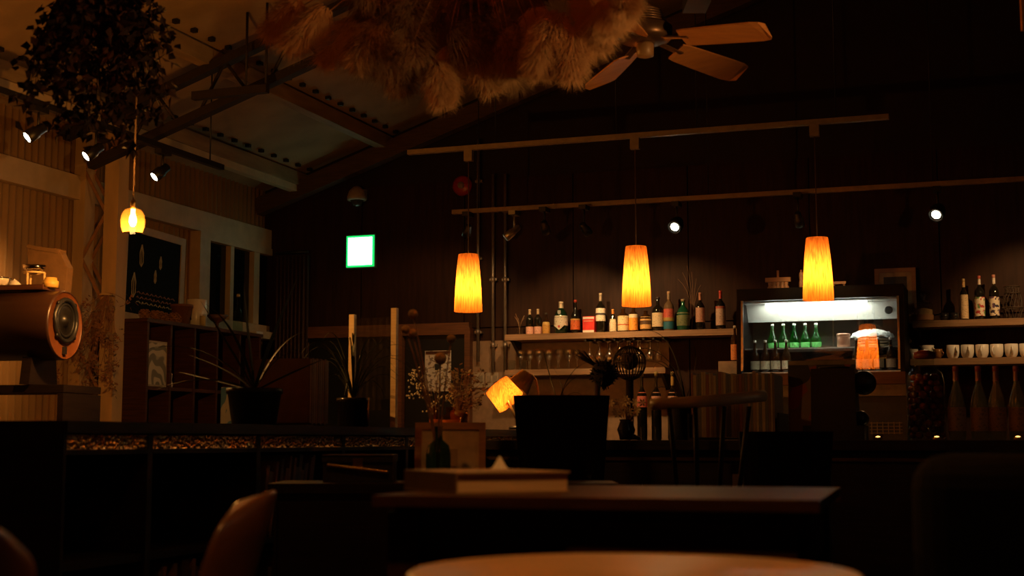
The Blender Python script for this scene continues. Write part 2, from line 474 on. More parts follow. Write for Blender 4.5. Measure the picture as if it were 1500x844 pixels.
shade = shade_mat()
def pendant(loc, ztop, zbot, zplug, label, power, r0=.062, r1=.089, group='paper pendants'):
    t = T('pendant_lamp', label, 'lamp', (loc[0], loc[1], zbot), group=group)
    h = ztop - zbot
    MB().shell([(r1, 0), (r1 * .985, h * .12), (r1 * .93, h * .4), (r1 * .84, h * .7), (r0 * 1.04, h * .97), (r0, h)], 28).build('lamp_shade', shade, t)
    sp = MB().shell([(r0 - .004, h - .003), (.012, h - .003)], 20).build('shade_ring', blackmetal, t)
    MB().tube(((0, 0, h - .09), (0, 0, zplug - zbot - .06)), .0035, 6).build('cord', M('brown_cord', (.12, .07, .04), .7), t)
    MB().lathe([(.014, h - .10), (.016, h - .03), (.006, h - .015)], 12).build('socket', blackmetal, t)
    MB().ball((0, 0, h * .66), .026, 12, 8, 1.2).build('bulb', emit('warm_bulb', (1, .66, .30), 30), t)
    MB().box((0, 0, zplug - zbot - .035), (.055, .034, .07)).build('track_plug', trackmat, t)
    L = lamp('POINT', 'bulb_light', t, (0, 0, h * .38), power, WARM, shadow_soft_size=.02)
    return t
# bulb_light sits just under the bulb
for px_, lb in ((686, 'lit paper pendant lamp above the dried flower vases'), (932, 'lit paper pendant lamp above the liquor bottle shelf'),
                (1198, 'lit paper pendant lamp in front of the glass display fridge')):
    q = aY(px_, 400, yt)
    pendant((q.x, yt), 2.067, 1.704, zt - .03, lb, POW_PENDANT)

def spot(loc, aim, label, lit, power=0, silver=False, stem_z=None, r=.032, L=.10, color=(1, .56, .22), group='track spotlights', size=80):
    """loc = centre of the front lens; aim = direction the lamp points"""
    aim = Vector(aim).normalized(); loc = Vector(loc)
    t = T('spotlight', label, 'spotlight', loc, group=group)
    q = Vector((0, 0, 1)).rotation_difference(aim).to_matrix()
    bm = steel if silver else blackmetal
    MB().lathe([(r * .45, -L), (r * .75, -L * .93), (r * .8, -L * .55), (r, -L * .5), (r * 1.02, .004), (r * .86, .006), (r * .82, -.006)], 18, rot=q).build('housing', bm, t)
    lens = emit('spot_lens_lit', (1, .86, .62), 28) if lit else M('unlit_lens', (.05, .05, .05), .1)
    MB().lathe([(.0001, -.004), (r * .55 if lit == 2 else r * .82, -.004), (r * .55 if lit == 2 else r * .82, -.002), (.0001, -.001)], 18, rot=q).build('lens', lens, t)
    back = -aim * L * .6
    tz = (stem_z if stem_z is not None else zl_ - .03) - loc.z
    MB().tube((back, (back.x, back.y, tz)), .007, 6).build('stem', bm, t)
    MB().box((back.x, back.y, tz - .015), (.05, .11, .03)).build('track_plug', bm, t)
    if power:
        o = lamp('SPOT', 'spot_beam', t, aim * .012, power, color, spot_size=math.radians(size), spot_blend=.6, shadow_soft_size=.02)
        o.rotation_euler = aim.to_track_quat('-Z', 'Y').to_euler()
    return t
# along the lower track in front of the back wall
q = aY(741, 348, yl); spot(q, (-.55, -.25, -.5), 'silver cylinder spotlight beside the wall conduits', 1, POW_SPOT_BAR * .25, True, r=.03, L=.13)
q = aY(683, 345, yl); spot(q, (-.45, .62, -.65), 'black spotlight aimed at the wall beside the red alarm', 1, POW_SPOT_BAR * .4, size=100)
q = aY(800, 340, yl); spot(q, (-.05, .72, -.62), 'small black spotlight tilted toward the wine bottle end of shelf', 1, POW_SPOT_BAR * .9, size=75)
q = aY(862, 342, yl); spot(q, (.28, .72, -.60), 'black spotlight aimed down over the row of short bottles', 1, POW_SPOT_BAR * 1.0, size=75)
q = aY(988, 333, yl); spot(q, (-.12, -.75, -.55), 'lit round spotlight facing the room above the green liqueur bottle', 2, POW_SPOT_BAR * .3, False, r=.052, L=.09)
q = aY(1172, 330, yl); spot(q, (.1, .6, -.75), 'black spotlight aimed at the wall above the display fridge', 1, POW_SPOT_BAR * .25, size=70)
spot((.42, yl, 2.40), (-.15, .72, -.65), 'added unseen spotlight at the far track end aimed at cup shelf', 1, POW_SPOT_BAR * .9, size=75)  # added spot past the view edge, brightens the cup shelf
q = aY(1371, 315, yl); spot(q, (-.2, -.7, -.6), 'lit round spotlight facing the room above the syrup bottles', 2, POW_SPOT_BAR * .3, False, r=.052, L=.09)

# left wall track, spots washing the corrugated wall
xtl = -4.86; ztl = 2.72
t = T('lighting_track', 'black light track along the corrugated wall', 'track')
MB().bbox((xtl - .018, 4.4, ztl - .035), (xtl + .018, 7.95, ztl)).build('rail', blackmetal, t)
for yy in (4.9, 7.8):
    MB().tube(((xtl, yy, ztl), (xtl, yy, roof_z(xtl) - .01)), .005, 6).build('suspension_wire', blackmetal, t)
for px_, py_, aim, pw, lb in ((40, 201, (-.38, -.70, -.60), 1.0, 'lit black spotlight above the horizontal barrel speaker'),
                          (126, 229, (-.38, -.68, -.62), 1.0, 'lit black spotlight close to the laced column'),
                          (226, 259, (-.36, -.66, -.64), .75, 'lit black spotlight above the framed chalkboard')):
    q = aX(px_, py_, xtl - .025)
    spot(q, aim, lb, 1, POW_SPOT_WALL * pw, stem_z=ztl - .035, L=.12, r=.036, color=(1, .46, .12), group='spotlights on the wall track', size=105)

# clear glass pendant
q = aD(194, 341, 6.3)
t = T('glass_pendant_lamp', 'clear glass bell pendant with glowing filament bulb', 'lamp', q)
h = .112
MB().shell([(.043, 0), (.052, .025), (.055, .054), (.050, .083), (.038, .104), (.018, h), (.012, h + .004)], 24).build('glass_shade', glass('amber_tinted_shade', (.96, .80, .48), body=.025, bodycol=(.9, .5, .12)), t)
MB().lathe([(.012, h), (.014, h + .03), (.006, h + .04)], 12).build('socket', gold, t)
MB().tube(((0, 0, h + .03), (0, 0, roof_z(q.x) - q.z - .02)), .004, 6).build('cord', M('brown_cord'), t)
MB().lathe([(.0005, .027), (.010, .031), (.018, .048), (.017, .066), (.010, .088), (.010, .108)], 14).build('bulb', emit('filament_bulb', (1, .62, .22), 22), t)
lamp('POINT', 'bulb_light', t, (0, 0, .004), POW_GLASS, WARM, shadow_soft_size=.02)
MB().lathe([(.03, roof_z(q.x) - q.z - .05), (.045, roof_z(q.x) - q.z - .02)], 14).build('ceiling_rose', palewood, t)

# added standing uplight out of view, brightens the dried flowers and the fan
t = T('added_uplight', 'added unseen black uplight turned up to the hanging dried flowers', 'lamp', (1.35, 4.0, 0))
MB().lathe([(.16, 0), (.15, .015), (.02, .03)], 24).build('base', blackmetal, t)
MB().tube(((0, 0, .02), (0, 0, 1.42)), .012, 10).build('pole', blackmetal, t)
ul = (aD(860, 60, 5.0) - Vector((1.35, 4.0, 1.5))).normalized()
qm = Vector((0, 0, 1)).rotation_difference(ul).to_matrix()
MB().shell([(.03, -.14), (.05, -.10), (.065, 0)], 20, c=(0, 0, 1.5), rot=qm).build('lamp_head', blackmetal, t)
MB().lathe([(.001, -.03), (.05, -.03), (.05, -.028), (.001, -.026)], 20, c=(0, 0, 1.5), rot=qm).build('lens', emit('spot_lens_lit', (1, .86, .62), 28), t)
o = lamp('SPOT', 'added_uplight_beam', t, Vector((0, 0, 1.5)) + ul * .01, POW_ADDED_UPLIGHT, (1, .48, .14), spot_size=math.radians(48), spot_blend=.8, shadow_soft_size=.04)
o.rotation_euler = ul.to_track_quat('-Z', 'Y').to_euler()
# two added pendants, unseen above the view, light sideboard and round table
pendant((-1.5, 3.3), 2.81, 2.45, roof_z(-1.5) - .02, 'added unseen paper pendant lamp hanging between desk and low sideboard', POW_ADDED_PENDANT * .5)
pendant((-.66, 2.0), 2.27, 1.91, roof_z(-.66) - .02, 'added unseen paper pendant lamp hanging above the small round table', POW_ADDED_PENDANT)


# ================================================================ on the back wall
# exit sign
A = aY(507, 346, WB - .06); B = aY(547, 390, WB - .06)
cx, cz = (A.x + B.x) / 2, (A.z + B.z) / 2; w, h = B.x - A.x, A.z - B.z
t = T('exit_sign', 'glowing green and white square exit sign on dark wall', 'sign', (cx, WB - .004, cz))
MB().box((0, -.022, 0), (w + .02, .036, h + .02)).build('case', M('sign_case', (.08, .09, .07), .5), t)
MB().box((0, -.044, 0), (w, .008, h)).build('green_border', emit('sign_green', (.01, .75, .14), 1.0), t)
MB().box((0, -.050, 0), (w * .86, .006, h * .88)).build('lit_face', emit('sign_white', (.62, 1, .78), 4.0), t)
lamp('AREA', 'sign_glow', t, (0, -.06, 0), POW_EXIT * .12, (.35, 1, .55), size=.2).rotation_euler = (PI / 2, 0, 0)
# dome alarm
q = aY(527, 290, WB - .05); s = mpp(q)
t = T('security_camera', 'dim cream dome camera mounted above exit sign', 'camera', (q.x, WB - .004, q.z))
MB().box((0, -.02, .03), (.09, .04, .08)).build('bracket', whitewood, t)
MB().lathe([(.078, -.03), (.080, 0), (.066, .045), (.03, .082), (.0005, .09)], 18, c=(0, -.10, 0)).build('dome', M('dim_cream_plastic', (.42, .30, .20), .5), t)
MB().lathe([(.0005, -.085), (.035, -.075), (.058, -.03)], 16, c=(0, -.10, 0)).build('lens_dome', M('smoked_dome', (.05, .05, .04), .1), t)
# red fire alarm
q = aY(677, 272, WB - .03)
t = T('fire_alarm_lamp', 'round red fire alarm lamp beside conduits', 'alarm', (q.x, WB - .004, q.z))
MB().lathe([(.082, 0), (.082, .03), (.06, .045), (.0005, .05)], 22, rot=rotX(PI / 2)).build('disc', M('alarm_red', (.45, .02, .015), .35), t)
MB().lathe([(.028, .045), (.028, .062), (.0005, .07)], 14, rot=rotX(PI / 2)).build('centre_cap', M('alarm_cap', (.32, .22, .14), .4), t)
# conduits
for px_, y0, y1, lb in ((700, 205, 530, 'thin metal conduit pipe with couplings beside pendant lamp'), (722, 255, 545, 'bare metal conduit pipe, middle of three on wall'),
                    (740, 255, 545, 'bare metal conduit pipe next to the shelf end')):
    a, b = aY(px_, y0, WB - .05), aY(px_, y1, WB - .05)
    t = T('conduit_pipe', lb, 'pipe', (b.x, WB - .05, b.z), group='conduits on the back wall')
    MB().tube(((0, 0, 0), (0, 0, a.z - b.z)), .013, 10).build('pipe', M('zinc_pipe', (.34, .27, .20), .4, .6), t)
    for k in (.12, .45, .8):
        zz = (a.z - b.z) * k
        MB().lathe([(.018, zz), (.018, zz + .04)], 10).build('coupling', M('zinc_pipe'), t)
        MB().box((.0, .024, zz + .02), (.06, .044, .02)).build('clamp', M('zinc_pipe'), t)
# switch plates
for px_, lb in ((700, 'pale switch plate nearer the doorway'), (721, 'pale double socket plate nearer the shelf')):
    q = aY(px_, 557, WB - .03)
    t = T('wall_switch', lb, 'switch', (q.x, WB - .021, q.z), group='switch plates')
    MB().box((0, -.006, 0), (.105, .012, .118)).build('plate', M('switch_plate', (.42, .34, .24), .5), t)
    for dx in (-.025, .025): MB().box((dx, -.015, .01), (.03, .008, .05)).build('rocker', M('switch_rocker', (.30, .24, .17), .4), t)
# menu sheet on the door with wooden clip bar
A = aY(621, 514, WB - .06); B = aY(659, 573, WB - .06)
t = T('menu_sheet', 'white printed sheet with wooden clip bar hung on dark door', 'sheet', ((A.x + B.x) / 2, WB - .034, (A.z + B.z) / 2))
w, h = B.x - A.x, A.z - B.z
MB().box((0, -.003, 0), (w, .003, h)).build('sheet', printed('menu_print', (.78, .72, .62), (.30, .24, .18), 26, .56, stretch=(1, 1, 1.6)), t)
MB().box((0, -.008, h / 2 - .016), (w * .92, .008, .022)).build('clip_bar', redwood, t)
MB().box((-.0, -.006, h / 2 - .13), (.05, .003, .05)).build('print_block', M('print_black', (.03, .03, .03), .7), t)

# ================================================================ shelves and what stands on them
SB = WB - .012     # back of the shelves
def shelf(name, label, x0, x1, z, d=.25, th=.045, brackets=2):
    t = T(name, label, 'shelf', (0, 0, 0))
    MB().bbox((x0, SB - d, z - th), (x1, SB, z)).build('board', shelfwood, t)
    for k in range(brackets):
        xx = x0 + .04 + (x1 - x0 - .08) * k / max(1, brackets - 1)
        MB().add([(xx - .012, SB, z - th), (xx + .012, SB, z - th), (xx + .012, SB - d * .8, z - th), (xx - .012, SB - d * .8, z - th),
                  (xx - .012, SB, z - th - .12), (xx + .012, SB, z - th - .12)], [(0, 1, 2, 3), (3, 2, 5, 4), (0, 3, 4), (1, 5, 2), (0, 4, 5, 1)]).build('bracket', blackmetal, t)
    return t
ZU, ZL_ = 1.706, 1.435
shelf('bar_shelf', 'wooden wall shelf lined with liquor bottles', aY(740, 490, 10.05).x, -1.79, ZU, brackets=2)
shelf('bar_shelf', 'wooden wall shelf holding upturned stemmed glasses', aY(740, 541, 10.05).x, aY(975, 539, 10.05).x, ZL_)
ZUR, ZLR = 1.725, 1.461
shelf('bar_shelf', 'wooden wall shelf with syrup bottles and cookie jar', -.60, 1.3, ZUR, d=.26)
shelf('bar_shelf', 'wooden wall shelf lined with white coffee cups', -.62, 1.3, ZLR, d=.26)

LBL = {}
def labmat(c):
    k = 'label_%d_%d_%d' % tuple(int(v * 255) for v in c)
    ink = tuple(v * .6 for v in c)
    return printed(k, c, ink, 95, .60, .6, stretch=(1, 1, 1.5))
def bottle(name, label, base, H, R, mat, shape='bordeaux', lab=None, lz=(.12, .55), cap=None, capc=None, neck=None, bands=(), group=None, cat='bottle', n=18, liquid=None, rz=0):
    """bottle of height H and radius R; lab = label colour, lz = label range of the height, bands = (colour, z0, z1)"""
    t = T(name, label, cat, base, rz, group=group)
    nr = max(R * .30, .009)
    P = {'bordeaux': [(R * .9, 0), (R, .01), (R, H * .60), (R * .9, H * .67), (nr * 1.1, H * .76), (nr, H * .80), (nr, H * .98), (nr * .8, H)],
         'slope': [(R * .9, 0), (R, .01), (R, H * .44), (R * .8, H * .58), (nr * 1.1, H * .76), (nr, H * .82), (nr, H * .98), (nr * .8, H)],
         'round': [(R * .8, 0), (R * .98, H * .06), (R, H * .25), (R, H * .52), (R * .85, H * .66), (nr * 1.2, H * .78), (nr, H * .82), (nr, H * .98), (nr * .8, H)],
         'squat': [(R * .9, 0), (R, .01), (R, H * .66), (R * .85, H * .75), (nr * 1.3, H * .82), (nr * 1.2, H * .99), (nr, H)],
         'bulb': [(R * .7, 0), (R * .98, H * .12), (R, H * .3), (R * .9, H * .42), (nr * 1.6, H * .62), (nr * 1.1, H * .75), (nr, H * .98), (nr * .8, H)]}[shape]
    MB().lathe(P, n).build('bottle_body', mat, t)
    def rad(zf):
        z = zf * H
        for (r0, z0), (r1, z1) in zip(P, P[1:]):
            if z0 <= z <= z1 and z1 > z0: return r0 + (r1 - r0) * (z - z0) / (z1 - z0)
        return R
    def ring(nm, z0, z1, m, e=.0012):
        zs = [z0 + (z1 - z0) * k / 3 for k in range(4)]
        MB().shell([(rad(z) + e, z * H) for z in zs], n).build(nm, m, t)
    if liquid: MB().lathe([(R * .85, .006), (R * .93, .015), (R * .93, H * .5), (.001, H * .5)], n).build('liquid', liquid, t)
    if lab: ring('label', lz[0], lz[1], labmat(lab))
    for c, z0, z1 in bands: ring('label_band', z0, z1, M('band_%d_%d_%d' % tuple(int(v * 255) for v in c), c, .6), .002)
    if neck: ring('neck_foil', .80, .93, M('foil_%d_%d_%d' % tuple(int(v * 255) for v in neck), neck, .4, .2), .0012)
    cc = capc or (.05, .04, .03)
    MB().lathe([(nr * 1.15, H * .93), (nr * 1.18, H * .995), (nr * .9, H * 1.005)], 12).build('cap', M('cap_%d_%d_%d' % tuple(int(v * 255) for v in cc), cc, .4), t)
    return t
YB = 10.16
def sb(px_, y0, y1, wpx, name, label, mat, z=ZU, y=YB, **k):
    a = aY(px_, y0, y); b = aY(px_, y1, y); s = mpp(b)
    return bottle(name, label, (b.x, y, z), max(.08, (y1 - y0) * s * 1.0), wpx * s / 2, mat, **k)
G1 = 'liquor bottles on the upper shelf'
CR = (.72, .62, .42)
sb(776, 448, 486, 11, 'wine_bottle', 'small dark bottle with pink label and gold neck, outermost of its twin pair', dark_glass, lab=(.75, .42, .32), lz=(.03, .32), neck=(.72, .52, .3), capc=(.72, .55, .35), group=G1)
sb(788, 448, 486, 11, 'wine_bottle', 'small dark bottle with pink label beside gold-labelled bottle', dark_glass, lab=(.75, .42, .32), lz=(.03, .32), neck=(.72, .52, .3), capc=(.72, .55, .35), group=G1)
sb(800, 454, 486, 11, 'liquor_bottle', 'small bottle with amber-gold label and thin neck', brown_glass, lab=(.62, .33, .07), lz=(.05, .58), bands=(((.75, .5, .15), .45, .58),), group=G1, shape='slope')
t = sb(822, 437, 485, 20, 'liquor_bottle', 'wide dark green bottle with white shield label and cream cap', deepgreen_glass, shape='round', lab=(.78, .72, .58), lz=(.26, .56), capc=(.75, .66, .48), neck=(.75, .66, .48), group=G1)
R_ = 20 * mpp(aY(822, 485, YB)) / 2
MB().prism([(-R_ * .78, 0), (R_ * .78, 0), (0, -.035)], .006, c=(0, -R_ - .001, .065)).build('label_point', labmat((.78, .72, .58)), t)
MB().lathe([(.009, 0), (.009, .004)], 10, c=(0, -R_ - .003, .058), rot=rotX(PI / 2)).build('wax_seal', M('seal_red', (.6, .06, .03), .5), t)
MB().prism([(-.012, .02), (.012, .02), (.012, -.004), (0, -.014), (-.012, -.004)], .004, c=(0, -R_ * .93, .162)).build('emblem', M('emblem_grey', (.42, .42, .38), .5), t)
sb(843, 435, 485, 14, 'liquor_bottle', 'dark long-necked bottle with glowing orange-red label and red cap', dark_glass, shape='slope', lab=(.75, .16, .04), lz=(.12, .42), capc=(.5, .06, .03), bands=(((.7, .45, .12), .40, .44),), group=G1)
# red and white carton
q = aY(864, 486, YB); s = mpp(q)
t = T('carton', 'red carton with white lower panel between bottles', 'box', (q.x, YB, ZU), group=None)
hh = 25 * s; ww = 17.5 * s
MB().box((0, 0, hh / 2), (ww, .07, hh)).build('box_body', M('carton_red', (.75, .03, .02), .5), t)
MB().box((0, -.036, hh * .90), (ww * .96, .003, hh * .12)).build('white_band', cardwhite, t)
MB().box((0, -.036, hh * .10), (ww * .98, .003, hh * .17)).build('white_band', cardwhite, t)
MB().box((0, -.036, hh * .72), (ww * .8, .003, hh * .05)).build('print_line', M('carton_pale', (.75, .4, .3), .5), t)
sb(880, 425, 484, 14, 'liquor_bottle', 'tall bottle wrapped in white shoulder label with slim pale neck', dark_glass, lab=(.80, .74, .60), lz=(.30, .62), capc=(.6, .5, .35), neck=(.45, .38, .28), bands=(((.06, .05, .05), .45, .50),), group=G1)
sb(898, 448, 483, 10, 'liquor_bottle', 'small slim bottle with orange neck and cream slanted label', dark_glass, lab=CR, lz=(.06, .58), neck=(.75, .28, .05), capc=(.75, .32, .06), group=G1, shape='slope')
sb(913, 446, 482, 16, 'liquor_bottle', 'broad bottle with large cream label striped red', brown_glass, shape='squat', lab=(.75, .62, .34), lz=(.08, .68), bands=(((.6, .12, .05), .30, .34),), group=G1)
sb(928, 444, 482, 13, 'liquor_bottle', 'bottle with bright orange label under white band', brown_glass, shape='squat', lab=(.85, .34, .04), lz=(.08, .56), bands=(((.78, .66, .45), .56, .70),), group=G1)
sb(946, 450, 482, 16, 'liquor_bottle', 'squat bottle with tan label and dark oval print', brown_glass, shape='squat', lab=(.62, .38, .12), lz=(.14, .70), bands=(((.10, .05, .02), .34, .52),), group=G1)
sb(964, 430, 481, 17, 'liquor_bottle', 'dark bottle with cream label brushed with black calligraphy', dark_glass, lab=(.70, .58, .36), lz=(.14, .54), capc=(.04, .03, .03), group=G1)
sb(980, 421, 480, 15, 'liquor_bottle', 'clear tall bottle with red, yellow and blue label', M('pale_liquor', (.16, .10, .05), .1), lab=(.55, .10, .06), lz=(.34, .56), neck=(.30, .22, .13), capc=(.55, .36, .2), bands=(((.45, .32, .06), .26, .34), ((.02, .16, .24), .06, .24)), group=G1)
sb(1001, 432, 479, 19, 'liquor_bottle', 'broad green glass bottle with faded green label', M('green_liqueur_glass', (.01, .075, .035), .1, spec=.6), shape='round', lab=(.14, .17, .07), lz=(.16, .58), capc=(.35, .26, .15), group=G1)
sb(1026, 424, 480, 13, 'liquor_bottle', 'dark bottle with dusty pink label and copper neck foil', dark_glass, lab=(.46, .25, .17), lz=(.22, .60), neck=(.50, .22, .12), capc=(.45, .2, .12), group=G1)
sb(1056, 422, 480, 14, 'liquor_bottle', 'tall bottle with red cap and pale lower label', dark_glass, lab=(.50, .34, .25), lz=(.12, .54), capc=(.6, .05, .03), bands=(((.42, .10, .06), .54, .60),), neck=(.5, .05, .03), group=G1)
# dried flower in a clear vase at the shelf end
q = aY(761, 486, YB)
t = T('glass_vase', 'small clear vase with dried sprigs at shelf end', 'vase', (q.x, YB, ZU))
MB().shell([(.02, .002), (.03, .02), (.03, .06), (.015, .09), (.02, .11)], 14).build('vase_body', clear, t)
for k in range(7):
    a = random.uniform(0, 6.3); MB().tube(curve_pts((0, 0, .01), (0, 0, .10), (.04 * math.cos(a), .02 * math.sin(a), random.uniform(.13, .18)), 5), .0012, 4).build('sprig', M('dried_sprig', (.30, .17, .08), .8), t)
# twig arrangement rising behind the bottles
q = aY(1012, 479, YB + .05)
t = T('dried_branch', 'thin bare dried branch standing behind the green bottle', 'branch', (q.x, YB + .08, ZU))
for k in range(6):
    e = Vector((-.10 + .035 * k, .0, .50 - .05 * abs(k - 2))); MB().tube(curve_pts((0, 0, 0), (.02, 0, .3), e, 7), .002, 4, .0008).build('twig', M('dried_sprig'), t)
# bottle on a little ledge at the end + ledge
q = aY(1077, 530, 9.95)
tag(MB().bbox((-1.93, 9.86, .9), (-1.775, 10.14, q.z)).build('storage_bin', M('dull_bin', (.40, .30, .2), .6)), 'pale tall storage bin standing between shelf and fridge', 'bin')
sb(1077, 477, 530, 12, 'whisky_bottle', 'whisky bottle with orange label and white cap on pale bin', brown_glass, z=q.z, y=9.97, lab=(.70, .24, .06), lz=(.05, .48), capc=(.75, .68, .55))

# stemmed glasses
def wine_glass(base, H, R, up=True):
    t = T('wine_glass', '', 'glass', base)
    prof = [(R * .82, 0), (R * .8, .003), (.006, .008), (.004, .02), (.004, H * .45), (.012, H * .5), (R * .75, H * .62), (R, H * .78), (R * .86, H)]
    if not up: prof = [(r, H - z) for r, z in reversed(prof)]
    MB().shell(prof[:], 16).build('glass_body', glass('stemware', (.92, .90, .84), .14, 3.0), t)
    return t
gproto = wine_glass((0, 0, 0), .155, .031); gproto['label'] = 'clear stemmed glass standing on the lower bar shelf'; gproto['group'] = 'stemmed glasses'
hproto = wine_glass((0, 0, 0), .150, .031, False); hproto['label'] = 'clear stemmed glass hanging upside down from the glass rack'; hproto['group'] = 'hanging stemmed glasses'
xa, xb_ = aY(748, 541, 10.1).x, aY(968, 541, 10.1).x
first = True
for row, yy in enumerate((10.12, 10.2)):
    for k in range(6):
        o = gproto if first else copy_tree(gproto); first = False
        o.location = (xa + .075 + (k + .5 * row) * .078, yy, ZL_ + .001)
first = True
for row, yy in enumerate((10.10, 10.19)):
    for k in range(7):
        o = hproto if first else copy_tree(hproto); first = False
        o.location = (aY(864, 510, 10.1).x + (k + .5 * row) * .078, yy, ZU - .045 - .018 - .15)
t = T('glass_rack', 'dark metal rail rack under the bottle shelf for hanging glasses', 'rack')
for k in range(9):
    xx = aY(860, 510, 10.1).x + k * .075
    MB().bbox((xx - .008, SB - .24, ZU - .064), (xx + .008, SB - .01, ZU - .0455)).build('rail', blackmetal, t)
tumb = T('tumbler', 'clear short tumbler at the end of glass shelf', 'glass', group='tumblers')
MB().shell([(.001, .004), (.026, .002), (.033, .075), (.031, .075), (.025, .008)], 16).build('glass_body', clear, tumb)
for k, px_ in enumerate((746, 763)):
    o = tumb if k == 0 else copy_tree(tumb); o.location = (aY(px_, 541, 10.07).x + .02, 10.065, ZL_)

# right-hand shelf contents
sb(1413, 404, 466, 11.5, 'syrup_bottle', 'slim bottle with cream full-height label and gold neck', dark_glass, z=ZUR, lab=(.66, .47, .25), lz=(.05, .62), neck=(.7, .45, .18), capc=(.72, .48, .2), group='syrup bottles')
sb(1436, 400, 466, 14, 'syrup_bottle', 'syrup bottle with white label of red and green fruit', dark_glass, z=ZUR, neck=(.70, .60, .5), capc=(.55, .12, .08), group='syrup bottles')
sb(1457.5, 399, 466, 14, 'syrup_bottle', 'syrup bottle with white label of dark berries', dark_glass, z=ZUR, neck=(.70, .60, .5), capc=(.55, .25, .18), group='syrup bottles')
for px_, ink, ink2, nm in ((1436, (.45, .05, .04), (.12, .22, .06), 'fruit_print'), (1457.5, (.03, .02, .05), (.12, .05, .10), 'berry_print')):
    q = aY(px_, 466, YB); s = mpp(q)
    lb_ = printed(nm, (.72, .62, .46), ink, 34, .57, .6, ink2=ink2)
    o = [o for o in bpy.data.objects if o.name.startswith('syrup_bottle') and o.type == 'EMPTY' and abs(o.location.x - q.x) < .01][0]
    MB().shell([(7 * s + .0015, .03), (7 * s + .0015, .03 + 28 * s)], 18).build('label', lb_, o)
q = aY(1353, 470, YB); s = mpp(q)
t = T('cookie_jar', 'squat glass jar of biscuits with dark stopper', 'jar', (q.x, YB, ZUR))
R_ = 14 * s
MB().shell([(R_ * .95, .002), (R_, .012), (R_, .115), (R_ * .8, .135), (R_ * .6, .138)], 20).build('jar_body', clear, t)
MB().lathe([(R_ * .88, .004), (R_ * .93, .015), (R_ * .92, .085), (.01, .10)], 18).build('contents', M('biscuit', (.55, .33, .14), .8, bump=.5, scale=(40, 40, 40)), t)
MB().shell([(R_ + .001, .012), (R_ + .001, .05)], 20).build('paper_band', M('biscuit_band', (.42, .20, .08), .7), t)
MB().lathe([(R_ * .6, .138), (R_ * .35, .15), (.012, .16), (.02, .185), (.02, .20), (.004, .205)], 16).build('stopper', M('stopper_dark', (.10, .05, .025), .4), t)
cup_dark = T('espresso_cup', 'small black cup stacked on the syrup shelf', 'cup', group='small black cups')
MB().lathe([(.018, 0), (.03, .02), (.033, .055), (.030, .055), (.02, .01)], 16).build('cup_body', M('black_glaze', (.015, .013, .012), .2), cup_dark)
MB().tube([(.03 + .014 * math.sin(k * PI / 6), 0, .045 - .03 * k / 6) for k in range(7)], .004, 6).build('handle', M('black_glaze'), cup_dark)
for k, px_ in enumerate((1383, 1398)):
    o = cup_dark if k == 0 else copy_tree(cup_dark); o.location = (aY(px_, 468, 10.12).x, 10.12, ZUR); o.rotation_euler.z = 2.0
# cups
cupw = T('coffee_cup', 'white coffee cup with handle on the cup shelf', 'cup', group='white cups in a row')
MB().lathe([(.026, 0), (.028, .003), (.039, .02), (.044, .045), (.0445, .095), (.041, .097), (.039, .05), (.026, .012), (.001, .010)], 20).build('cup_body', ceramic, cupw)
MB().tube([(0, -.041 - .022 * math.sin(k * PI / 8), .082 - .06 * k / 8) for k in range(9)], .0065, 8).build('handle', ceramic, cupw)
for k, (px_, rz) in enumerate(((1396, .5), (1417.5, .2), (1439, -.1), (1460.5, -.5), (1482, .1), (1503.5, .5), (1525, .3))):
    o = cupw if k == 0 else copy_tree(cupw); o.location = (aY(px_, 524, 10.15).x, 10.15, ZLR); o.rotation_euler.z = rz
o = copy_tree(cupw); o.location = (aY(1339, 525, 10.13).x, 10.09, ZLR); o.rotation_euler.z = 1.2; o.scale = (.72, .72, .72)
o['label'] = 'small white cup beside the stacked white cups'; o['group'] = 'small white cups'
for k in range(3):
    o = copy_tree(cupw); o.location = (aY(1326, 525, 10.17).x, 10.19, ZLR + .054 * k); o.rotation_euler.z = 2.2; o.scale = (.8, .8, .55)
    o['label'] = 'white cup in the nested stack next to the fridge'; o['group'] = 'nested white cups'
# milk jugs
for px_, m_, sc, lb in ((1359, ceramic, .9, 'cream milk jug with pouring lip between cups'), (1375, M('brown_glaze', (.30, .13, .04), .2), .6, 'small brown glazed creamer jug between cups')):
    q = aY(px_, 524, 10.14)
    t = T('milk_jug', lb, 'jug', (q.x, 10.16 if sc > .85 else 10.07, ZLR), -.6)
    MB().lathe([(.03 * sc, 0), (.044 * sc, .03 * sc), (.04 * sc, .07 * sc), (.05 * sc, .11 * sc), (.046 * sc, .11 * sc), (.036 * sc, .07 * sc), (.001, .02 * sc)], 18).build('jug_body', m_, t)
    MB().prism([(-.075 * sc, .115 * sc), (-.042 * sc, .11 * sc), (-.04 * sc, .08 * sc)], .025 * sc).build('spout', m_, t)
    MB().tube([(.042 * sc + .03 * sc * math.sin(k * PI / 8), 0, (.095 - .07 * k / 8) * sc) for k in range(9)], .006 * sc, 8).build('handle', m_, t)
# dark wicker lantern at the edge of frame
q = aY(1484, 468, 10.13)
t = T('wicker_vase', 'tall dark openwork wicker vase on the syrup shelf', 'vase', (q.x, 10.14, ZUR))
wk = M('dark_wicker', (.05, .028, .014), .7)
for k in range(14):
    a = k * 2 * PI / 14
    MB().tube([(r * math.cos(a + tw), r * math.sin(a + tw), z) for r, z, tw in ((.045, 0, 0), (.065, .07, .3), (.062, .14, .6), (.04, .20, .9), (.05, .23, 1.1))], .003, 5).build('cane', wk, t)
for r, z in ((.047, .004), (.067, .08), (.05, .18), (.051, .228)):
    MB().tube([(r * math.cos(k * PI / 10), r * math.sin(k * PI / 10), z) for k in range(21)], .004, 5).build('hoop', wk, t)
